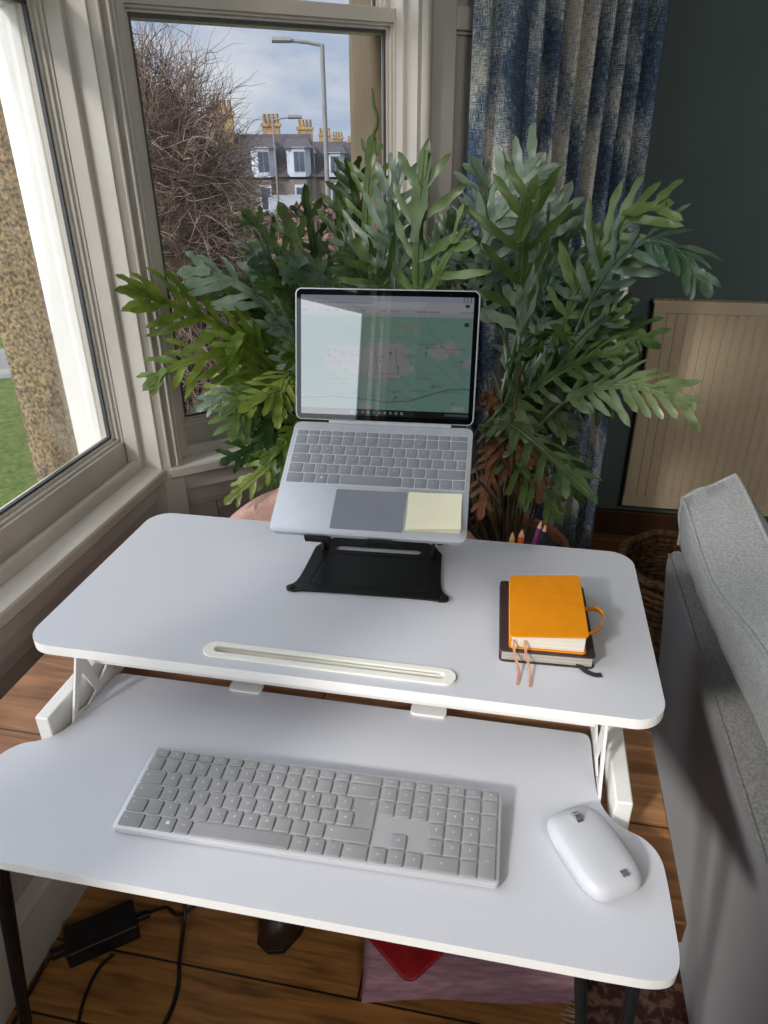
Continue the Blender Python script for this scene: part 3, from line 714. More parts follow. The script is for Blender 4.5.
# ------------------------------------------------------------------ keyboard
KY = .0205
t = thing('keyboard', 'slim silver grey wireless keyboard with number pad on the lower tray', 'keyboard', (.0142, -.0859, ZT), (0, 0, KY))
W2, D2 = .2122, .0565
m = MB()
rb = [[(x, y, z + (y + D2) / (2 * D2) * dz) for x, y in rrect(-W2 + e, W2 - e, -D2 + e, D2 - e, .005, 5)] for z, dz, e in ((.0015, 0, .002), (.003, .001, 0), (.0085, .0085, 0), (.0093, .0085, .001))]
m.rings(rb); obj('keyboard_body', m, M['kb_body'], t, ang=40)
kt = bpy.data.objects.new('key_bed', None); COL.objects.link(kt); kt.parent = t   # sloping plane that carries the keys
bpy.data.objects.remove(kt)
SL = math.atan2(.0085, 2 * D2)
def slope(o): o.rotation_euler = (SL, 0, 0); o.location = (0, 0, .0093 + .00425)
P_ = .01885; XK, YK = -W2 + .0045, D2 - .0035
n0 = set(bpy.data.objects)
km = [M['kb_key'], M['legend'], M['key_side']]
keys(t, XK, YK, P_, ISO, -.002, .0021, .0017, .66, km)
def extra(items, ri_y):
    for lg, x, w, r, hh in items:
        mb = MB(); yy = YK - (0 if r == 0 else P_ * (.66 + r - 1)); h = P_ * (.66 if r == 0 else hh)
        a, b, c, d = XK + x * P_ + .00085, XK + (x + w) * P_ - .00085, yy - h + .00085, yy - .00085
        keycap(mb, a, b, c, d, -.002, .0021)
        if lg: put_text(mb, lg, (a + b) / 2, (c + d) / 2 + .001, .0022, .0042 if len(lg) == 1 else .0026, 1)
        obj('function_key' if r == 0 else ('number_pad_key' if x >= 18 else 'navigation_key'), mb, km, t, ang=30)
nav = [('Prt', 15.05, 1, 0, 1), ('Scr', 16.05, 1, 0, 1), ('Pau', 17.05, 1, 0, 1), ('Ins', 15.05, 1, 1, 1), ('Hm', 16.05, 1, 1, 1), ('Pg', 17.05, 1, 1, 1), ('Del', 15.05, 1, 2, 1), ('End', 16.05, 1, 2, 1), ('Pg', 17.05, 1, 2, 1),
       ('\u2191', 16.05, 1, 4, 1), ('\u2190', 15.05, 1, 5, 1), ('\u2193', 16.05, 1, 5, 1), ('\u2192', 17.05, 1, 5, 1)]
num = [('=', 18.1, 1, 0, 1), ('(', 19.1, 1, 0, 1), (')', 20.1, 1, 0, 1), ('x', 21.1, 1, 0, 1), ('Nm', 18.1, 1, 1, 1), ('/', 19.1, 1, 1, 1), ('*', 20.1, 1, 1, 1), ('-', 21.1, 1, 1, 1),
       ('7', 18.1, 1, 2, 1), ('8', 19.1, 1, 2, 1), ('9', 20.1, 1, 2, 1), ('+', 21.1, 1, 2, 2), ('4', 18.1, 1, 3, 1), ('5', 19.1, 1, 3, 1), ('6', 20.1, 1, 3, 1), ('1', 18.1, 1, 4, 1), ('2', 19.1, 1, 4, 1), ('3', 20.1, 1, 4, 1),
       ('Ent', 21.1, 1, 4, 2), ('0', 18.1, 2, 5, 1), ('.', 20.1, 1, 5, 1)]
extra(nav + num, 0)
for o in set(bpy.data.objects) - n0: slope(o)

# ------------------------------------------------------------------ mouse
def mouse():
    t = thing('mouse', 'light grey wireless mouse lying at an angle on the tray corner', 'computer mouse', (.3235, -.078, ZT), (0, 0, math.radians(30)))
    L, Wm, H = .0545, .0340, .024
    def ring(e, z, k=1.0): return [(Wm * e * (abs(math.cos(a)) ** .52) * math.copysign(1, math.cos(a)), L * e * (abs(math.sin(a)) ** .56) * math.copysign(1, math.sin(a)), z(a) if callable(z) else z) for a in [2 * PI * i / 48 for i in range(48)]]
    b = MB(); b.rings([ring(.90, .0008), ring(.97, .002), ring(1, .005), ring(.995, .0068)]); obj('base', b, M['mouse'], t, label='matte lower shell')
    s = MB(); R = []
    for e, zz in ((.985, .0072), (1.0, .0085), (.998, .0105), (.975, .0145), (.92, .0182), (.82, .021), (.65, .0228), (.42, .0238), (.2, .0242), (.02, .0243)):
        R.append([(x, y, zz - .0045 * max(0, (y / L)) ** 2 - .002 * max(0, -y / L) ** 2 - (.0012 if zz > .02 else 0) * (x / Wm) ** 2) for x, y, z in ring(e, 0)])
    s.rings(R); obj('shell', s, M['mouse'], t, ang=60)
    w = MB(); w.tube([(-.0035, .0325, .0180), (.0035, .0325, .0180)], .0085, 20); obj('scroll_wheel', w, M['chrome'], t)
    g = MB(); put_text(g, 'WIN', 0.008, -.042, 0, .0085, 0)
    g.v = [(x, y, .0243 - .002 * (y / L) ** 2 - .0006) for x, y, z in g.v]
    obj('printed_emblem', g, M['logo'], t, smooth=False)
mouse()

# ------------------------------------------------------------------ laptop on its riser
LP = V((.0047, .4059, 1.0603)); yaw = .05256; tl = .48957; al = .23793
r_ = V((math.cos(yaw), math.sin(yaw), 0)); fw = V((math.sin(yaw), -math.cos(yaw), 0))
bk = -(fw * math.cos(tl) + V((0, 0, -1)) * math.sin(tl)); up_ = r_.cross(bk)
RB = Matrix((r_, bk, up_)).transposed()
t = thing('laptop', 'open silver laptop on a black riser showing a green map', 'laptop', LP, RB)
LW, LD = .139, .206
m = MB()
m.rings([[(x, y, z) for x, y in rrect(-LW + e, LW - e, -LD + e, -e * .2, .010, 6)] for z, e in ((-.0125, .006), (-.010, .0015), (-.004, 0), (-.0006, .0), (0, .0007))])
obj('laptop_base', m, M['platinum'], t, ang=40)
m = MB(); m.prism(rrect(-.133, .133, -.1205, -.0165, .003, 4), 0, .0002); obj('keyboard_well', m, mat('laptop key well', rgb(200, 204, 210), rgb(204, 208, 214), 20, .4, .2), t)
lr = [[('Esc', 1)] + [('F%d' % i, 1) for i in range(1, 13)] + [('Del', 1.4)],
      [(c, 1) for c in '`1234567890-='] + [('\u2190', 1.4)],
      [('Tab', 1.4)] + [(c, 1) for c in 'QWERTYUIOP[]'] + [('', 1.0)],
      [('Caps', 1.65)] + [(c, 1) for c in "ASDFGHJKL;'#"] + [('\u2190', .75)],
      [('\u2191', 1.2)] + [(c, 1) for c in '\\ZXCVBNM,./'] + [('\u2191', 2.2)],
      [('Ctrl', 1.4), ('Fn', 1), ('WIN', 1), ('Alt', 1), ('', 5.0), ('Alt', 1), ('\u2190', 1), ('\u2191', 1), ('\u2193', 1), ('\u2192', 1)]]
keys(t, -.1322, -.0172, .01836, lr, .0001, .0014, .0014, .56, [M['lap_key'], M['legend'], M['lap_key']], lh=.0034)
m = MB(); m.prism(rrect(-.053, .050, -.1965, -.1275, .002, 4), -.0002, .0003); obj('trackpad', m, M['trackpad'], t)
m = MB(); m.tube([(-.085, .001, .0005), (.105, .001, .0005)], .0042, 12); obj('hinge', m, M['platinum'], t)
op = math.radians(76.37 - 28.05); u = V((0, math.cos(op), math.sin(op))); wn = V((1, 0, 0)).cross(u)
TLd = Matrix(((1, 0, 0, 0), (0, u.y, wn.y, 0), (0, u.z, wn.z, .001), (0, 0, 0, 1)))   # lid frame: x right, y up the lid, +z towards the viewer side
LH = .2005
m = MB(); m.rings([[tuple(TLd @ V((x, y, z))) for x, y in rrect(-LW + e, LW - e, .003 + e, LH - e, .010, 6)] for z, e in ((-.006, .003), (-.0045, 0), (-.0008, 0), (0, .0006))])
lid = obj('lid', m, M['platinum'], t, ang=40)
m = MB(); m.prism(rrect(-LW + .0022, LW - .0022, .0045, LH - .0018, .008, 6), -.0003, .0003, 0, TLd); obj('screen_border', m, M['screen_black'], lid, ang=30)

# what the screen shows: browser window with a road map, painted cell by cell
def smoothn(x, y, seed):
    def h(i, j):
        n = (i * 374761393 + j * 668265263 + seed * 1442695041) & 0xffffffff; n = ((n ^ (n >> 13)) * 1274126177) & 0xffffffff; return ((n ^ (n >> 16)) & 0xffff) / 65535
    i, j = math.floor(x), math.floor(y); u, v = x - i, y - j; u = u * u * (3 - 2 * u); v = v * v * (3 - 2 * v)
    return (h(i, j) * (1 - u) + h(i + 1, j) * u) * (1 - v) + (h(i, j + 1) * (1 - u) + h(i + 1, j + 1) * u) * v
NX, NY = 300, 200
def seg(px, py, a, b):
    ax, ay = a; bx, by = b; dx, dy = bx - ax, by - ay; q = max(0, min(1, ((px - ax) * dx + (py - ay) * dy) / (dx * dx + dy * dy + 1e-9))); return math.hypot(px - ax - q * dx, py - ay - q * dy)
RIVER = [(0, .10), (.18, .13), (.36, .115), (.52, .085), (.66, .11), (.78, .19), (.88, .245), (1, .255)]
ROADS = [[(.30, .98), (.42, .75), (.45, .55), (.47, .32), (.46, .1)], [(.47, .32), (.30, .33), (.1, .30)], [(.60, .62), (.70, .45), (.86, .20)], [(.74, .92), (.86, .66), (.95, .40), (1, .33)], [(.55, .33), (.47, .32)],
         [(.74, .60), (.88, .38), (.98, .26)], [(.92, .55), (.98, .40)], [(.36, .8), (.6, .78), (.8, .74)], [(.56, .66), (.58, .4), (.64, .28), (.80, .20)], [(.60, .10), (.72, .02)], [(.05, .7), (.25, .6), (.45, .55)]]
random.seed(77); POI = [(random.uniform(.1, .96), random.uniform(.06, .72)) for _ in range(26)]
LBL = [(random.uniform(.08, .88), random.uniform(.06, .74), random.randint(4, 12)) for _ in range(30)]
def screen_col(fx, fy):
    """fx, fy 0..1 from the lower left of the lit area."""
    px, py = int(fx * NX), int((1 - fy) * NY)
    if fy < .055:   # task bar
        c = (.012, .013, .016)
        if .30 < fx < .62 and .018 < fy < .040 and (px // 5) % 2 == 0: c = ((.35, .4, .45), (.1, .3, .5), (.4, .35, .2))[(px // 10) % 3]
        if fx > .86 and .02 < fy < .04 and px % 3: c = (.2, .2, .2)
        return c
    if fy > .955: return (.50, .55, .68) if not (fx > .93 and px % 6 < 2) else (.2, .22, .3)
    if fy > .905:
        c = (.60, .62, .68)
        if .08 < fx < .72: c = (.68, .70, .74)
        if .10 < fx < .42 and py % 8 in (2, 3, 4) and (px * 7 + py) % 5 < 3: c = (.36, .38, .44)
        if abs(fx - .965) < .012 and abs(fy - .93) < .014: c = (.05, .05, .06)
        return c
    if fy > .865:
        c = (.60, .62, .66)
        if py % 7 in (2, 3, 4) and smoothn(px * .13, 3, 5) > .42 and (px * 3 + py * 5) % 4 < 2: c = (.22, .26, .40) if smoothn(px * .06, 9, 4) > .5 else (.18, .18, .2)
        return c
    if fy > .835: return (.52, .58, .58) if (px * 3 + py) % 5 else (.36, .4, .42)
    my = (fy - .055) / .78
    n = .55 * smoothn(fx * 5 + 2, my * 4, 3) + .3 * smoothn(fx * 11, my * 9, 8) + .15 * smoothn(fx * 26, my * 22, 2)
    town = math.exp(-(((fx - .46) / .20) ** 2 + ((my - .46) / .42) ** 2)) + .8 * math.exp(-(((fx - .84) / .09) ** 2 + ((my - .66) / .10) ** 2)) + .5 * math.exp(-(((fx - .22) / .14) ** 2 + ((my - .6) / .2) ** 2))
    g = n - .52 * town
    c = (.26, .46, .38) if g > .30 else ((.30, .46, .40) if g > .22 else (.46, .46, .47))
    if my > .72 and fx < .62 and g > .1: c = (.28, .47, .37)
    k = .93 + .14 * smoothn(fx * 60, my * 50, 12); c = tuple(x * k for x in c)
    for R in ROADS:
        for a, b in zip(R, R[1:]):
            if seg(fx, my, a, b) < .0028: c = (.24, .30, .34)
    for a, b in zip(RIVER, RIVER[1:]):
        if seg(fx, my, a, b) < .0062: c = (.07, .22, .24)
    for x, y in POI:
        if abs(fx - x) < .006 and abs(my - y) < .009: c = (.12, .14, .20)
    for x, y, w in LBL:
        if 0 < fx - x < w * .010 and abs(my - y) < .008 and (px * 5 + py * 3) % 4 < 2: c = (.24, .22, .24)
    if .60 < fx < .70 and .86 < my < .93 and (px + py) % 3 == 0: c = (.60, .30, .28)
    if .80 < fx < .88 and .70 < my < .73 and px % 2: c = (.60, .34, .32)
    if abs(fx - .965) < .014 and abs(my - .93) < .02: c = (.05, .08, .08)
    if .90 < fx < .975 and .02 < my < .06: c = (.62, .64, .64) if px % 3 else (.3, .3, .3)
    if .06 < fx < .12 and .04 < my < .10: c = (.34, .36, .36)
    return c
m = MB(); sx0, sx1, sy0, sy1 = -.1298, .1300, .0125, .1905
def softcol(fx, fy):
    a = [screen_col(fx + i * .35 / NX, fy + j * .35 / NY) for i in (-1, 1) for j in (-1, 1)]
    return tuple(sum(q[k] for q in a) / 4 for k in range(3))
gv = []
for j in range(NY + 1):
    for i in range(NX + 1): gv.append((sx0 + (sx1 - sx0) * i / NX, sy0 + (sy1 - sy0) * j / NY, .0005))
gf = [(j * (NX + 1) + i, j * (NX + 1) + i + 1, (j + 1) * (NX + 1) + i + 1, (j + 1) * (NX + 1) + i) for j in range(NY) for i in range(NX)]
m.add(gv, gf, 0, TLd); so = obj('screen', m, vcol_screen('map on the laptop screen'), lid, smooth=False, label='map of green fields and roads in a browser')
ca = so.data.color_attributes.new('Col', 'FLOAT_COLOR', 'CORNER'); buf = []
for j in range(NY):
    for i in range(NX):
        c = softcol((i + .5) / NX, (j + .5) / NY); buf += [c[0], c[1], c[2], 1.0] * 4
ca.data.foreach_set('color', buf)

# riser stand
LF = LP + bk * -LD   # front edge, top surface
t = thing('laptop_stand', 'black folding metal riser holding the laptop', 'laptop stand', (.010, .30, ZP), (0, 0, yaw))
m = MB()
plate = [(-.117, -.083), (-.117, -.074), (-.108, -.066), (-.104, -.04), (-.100, .09), (.100, .09), (.104, -.04), (.110, -.066), (.119, -.074), (.119, -.083), (.108, -.089), (.100, -.084), (0, -.083), (-.098, -.084), (-.106, -.089)]
m.holes(smooth_poly(plate, 2), [rrect(-.070, .068, .036, .052, .0075, 6)[::-1]], .0012, .0040); obj('base_plate', m, M['stand'], t, bevel=.0008)
m = MB(); e = .0042
for a, b in (((-.088, -.066), (.088, -.066)), ((-.088, -.066), (-.080, .024)), ((.088, -.066), (.080, .024)), ((-.080, .024), (.080, .024))):
    m.tube([(a[0], a[1], e), (b[0], b[1], e)], .0007, 6)
obj('embossed_panel', m, M['stand'], t)
for x, y in ((-.112, -.079), (.113, -.079), (-.095, .082), (.095, .082)):
    m = MB(); m.lathe([(.006, 0), (.0065, .0012), (.0065, .0046), (.004, .0056)], 16, (x, y, 0)); obj('rubber_foot', m, M['black'], t)
Ti = (Matrix.Translation((.010, .30, ZP)) @ Matrix.Rotation(yaw, 4, 'Z')).inverted() @ (Matrix.Translation(LP) @ RB.to_4x4())
m = MB(); m.holes(rrect(-.105, .105, -.196, -.03, .012, 6), [rrect(-.06, .06, -.15, -.075, .01, 5)[::-1]], -.0165, -.0132, 0, Ti); obj('support_plate', m, M['stand'], t, bevel=.0006)
for x in (-.088, .002):
    m = MB(); m.box(x, x + .036, -LD - .0045, -LD + .02, -.0165, -.0135, 0, Ti); m.box(x, x + .036, -LD - .0045, -LD - .0012, -.0165, -.0040, 0, Ti)
    obj('front_lip', m, M['stand'], t, bevel=.0008)
for s in (-1, 1):
    m = MB(); q = Ti @ V((s * .088, -.17, -.017)); q2 = Ti @ V((s * .088, -.05, -.017))
    a = V((s * .085, .075, .005)); b = V((s * .085, .035, .005))
    for p0, p1 in ((a, q), (b, q2)):
        d = (p1 - p0).normalized(); n = V((1, 0, 0)).cross(d) * .008
        m.add([p0 - n, p0 + n, p1 + n, p1 - n] + [p + V((s * .004, 0, 0)) for p in (p0 - n, p0 + n, p1 + n, p1 - n)], [(3, 2, 1, 0), (4, 5, 6, 7), (0, 1, 5, 4), (1, 2, 6, 5), (2, 3, 7, 6), (3, 0, 4, 7)])
    obj('support_arm', m, M['stand'], t)

# sticky notes on the palm rest
t = thing('sticky_note_pad', 'pale yellow sticky notes on the right palm rest of the laptop', 'sticky notes', LP, RB)
m = MB(); P0 = [(.058, -.119), (.128, -.118), (.132, -.186), (.058, -.187)]
n = 12; rings = []
for z in (.0006, .0026):
    g = []
    for i in range(n + 1): g.append(P0[0][0] + (P0[1][0] - P0[0][0]) * i / n)
m2 = MB(); T2 = Matrix.Translation((.0915, -.1600, 0)) @ Matrix.Rotation(.015, 4, 'Z')
for lay, z0, curl, rot in ((0, .0005, .0, .0), (1, .0012, .002, -.03), (2, .002, .008, .02)):
    vs = []; fs = []
    for j in range(n + 1):
        for i in range(n + 1):
            x = -.038 + .076 * i / n; y = -.033 + .066 * j / n; f = 1 - j / n
            vs.append((x, y, z0 + curl * f * f * (.5 + .5 * i / n)))
    fs = [(j * (n + 1) + i, j * (n + 1) + i + 1, (j + 1) * (n + 1) + i + 1, (j + 1) * (n + 1) + i) for j in range(n) for i in range(n)]
    m2.add(vs, fs, 0, T2 @ Matrix.Rotation(rot, 4, 'Z'))
obj('note_sheets', m2, M['sticky'], t)

# charging lead on the right side of the laptop
q = lambda x, y, z: LP + RB @ V((x, y, z))
t = thing('charging_cable', 'black charging lead plugged into the right edge of the laptop', 'cable', q(LW, -.03, -.006))
b0 = V(t.location)
m = MB(); m.box(LW, LW + .007, -.062, -.022, -.010, -.001, 0, Matrix.Translation(-b0) @ Matrix.Translation(LP) @ RB.to_4x4()); obj('connector', m, M['black'], t, bevel=.001)
m = MB(); pts = catmull([q(LW + .005, -.055, -.006), q(LW + .012, -.09, -.012), q(LW + .02, -.07, -.05), V((.20, .44, .90)), V((.20, .50, .80)), V((.19, .53, .60)), V((.16, .55, .3))], 8); m.tube([p - b0 for p in pts], .0018, 8); obj('lead', m, M['black'], t)

# ------------------------------------------------------------------ notebooks
def notebook(name, label, loc, rz, w, d, h, cover, pages, over=.002, lift=0):
    t = thing(name, label, 'notebook', loc, (0, 0, rz))
    c = MB(); cw = .0016
    c.prism(rrect(-w / 2, w / 2, -d / 2, d / 2, .006, 5), 0, cw); c.prism(rrect(-w / 2, w / 2, -d / 2, d / 2, .006, 5), h - cw, h)
    c.rings([[(-w / 2 + .001 + .0035 * (1 - math.sin(PI * k / 8)) - .0015, y, cw * .5 + (h - cw) * k / 8) for k in range(9)] + [(-w / 2 + .005, y, h - cw * .5 - (h - cw) * k / 8) for k in range(9)] for y in (-d / 2 + .003, d / 2 - .003)])
    wedge = lambda mb: setattr(mb, 'v', [(x, y, z + lift * (x / w + .25) * max(0, z / h)) for x, y, z in mb.v])
    wedge(c); obj('cover', c, cover, t, bevel=.0005)
    p = MB(); p.box(-w / 2 + .003, w / 2 - over * 1.5, -d / 2 + over, d / 2 - over, cw, h - cw); wedge(p); obj('pages', p, pages, t, bevel=.0012)
    return t
H1, H2 = .017, .0205
nb = notebook('notebook', 'dark brown notebook lying underneath the mustard notebook', (.2645, .1890, ZP), math.radians(2.5), .117, .162, H1, M['brown_cover'], M['pages2'])
m = MB(); a = V((.048, -.078, .008))
def ribbon(pts, wd, mb, side=None):
    P = catmull(pts, 7); L_, R_ = [], []
    for i, p in enumerate(P):
        tt = (P[min(i + 1, len(P) - 1)] - P[max(i - 1, 0)]).normalized(); s = side if side is not None else tt.cross(V((0, 0, 1)))
        s = V(s).normalized() * wd / 2; L_.append(p - s); R_.append(p + s)
    n = len(P); th = V((0, 0, .0004))
    mb.add(L_ + R_, [(i, i + 1, n + i + 1, n + i) for i in range(n - 1)])
ribbon([(.038, -.074, .006), (.041, -.081, .004), (.049, -.088, .0014), (.058, -.092, .0010), (.066, -.091, .0012)], .0085, m); obj('ribbon_marker', m, M['ribbon_dark'], nb)
ob = notebook('notebook', 'mustard orange notebook lying on top of the dark notebook', (.2655, .1845, ZP + H1), math.radians(2.0), .095, .142, H2, M['orange'], M['pages'], lift=.009)
for x, l, dx, mm in ((-.042, .048, .006, 'ribbon'), (-.028, .050, .007, 'ribbon')):
    m = MB(); ribbon([(x, -.066, .013), (x, -.073, .012), (x + .002, -.083, -.001), (x + .008, -.096, -H1 + .004), (x + dx, -.071 - l, -H1 + .0008)], .0034, m, side=(1, .25, 0)); obj('ribbon_marker', m, M[mm], ob)
m = MB(); pts = catmull([(.042, .024, .001), (.052, .024, .003), (.067, .018, .009), (.074, .004, .010), (.071, -.012, .005), (.058, -.026, .002), (.042, -.036, .001)], 8)
vs = []
for p in pts: vs += [p + V((0, 0, -.0035)), p + V((0, 0, .0035))]
m.add(vs, [(2 * i, 2 * i + 2, 2 * i + 3, 2 * i + 1) for i in range(len(pts) - 1)]); eb = obj('elastic_strap', m, M['orange'], ob)
sd = eb.modifiers.new('thick', 'SOLIDIFY'); sd.thickness = .0008

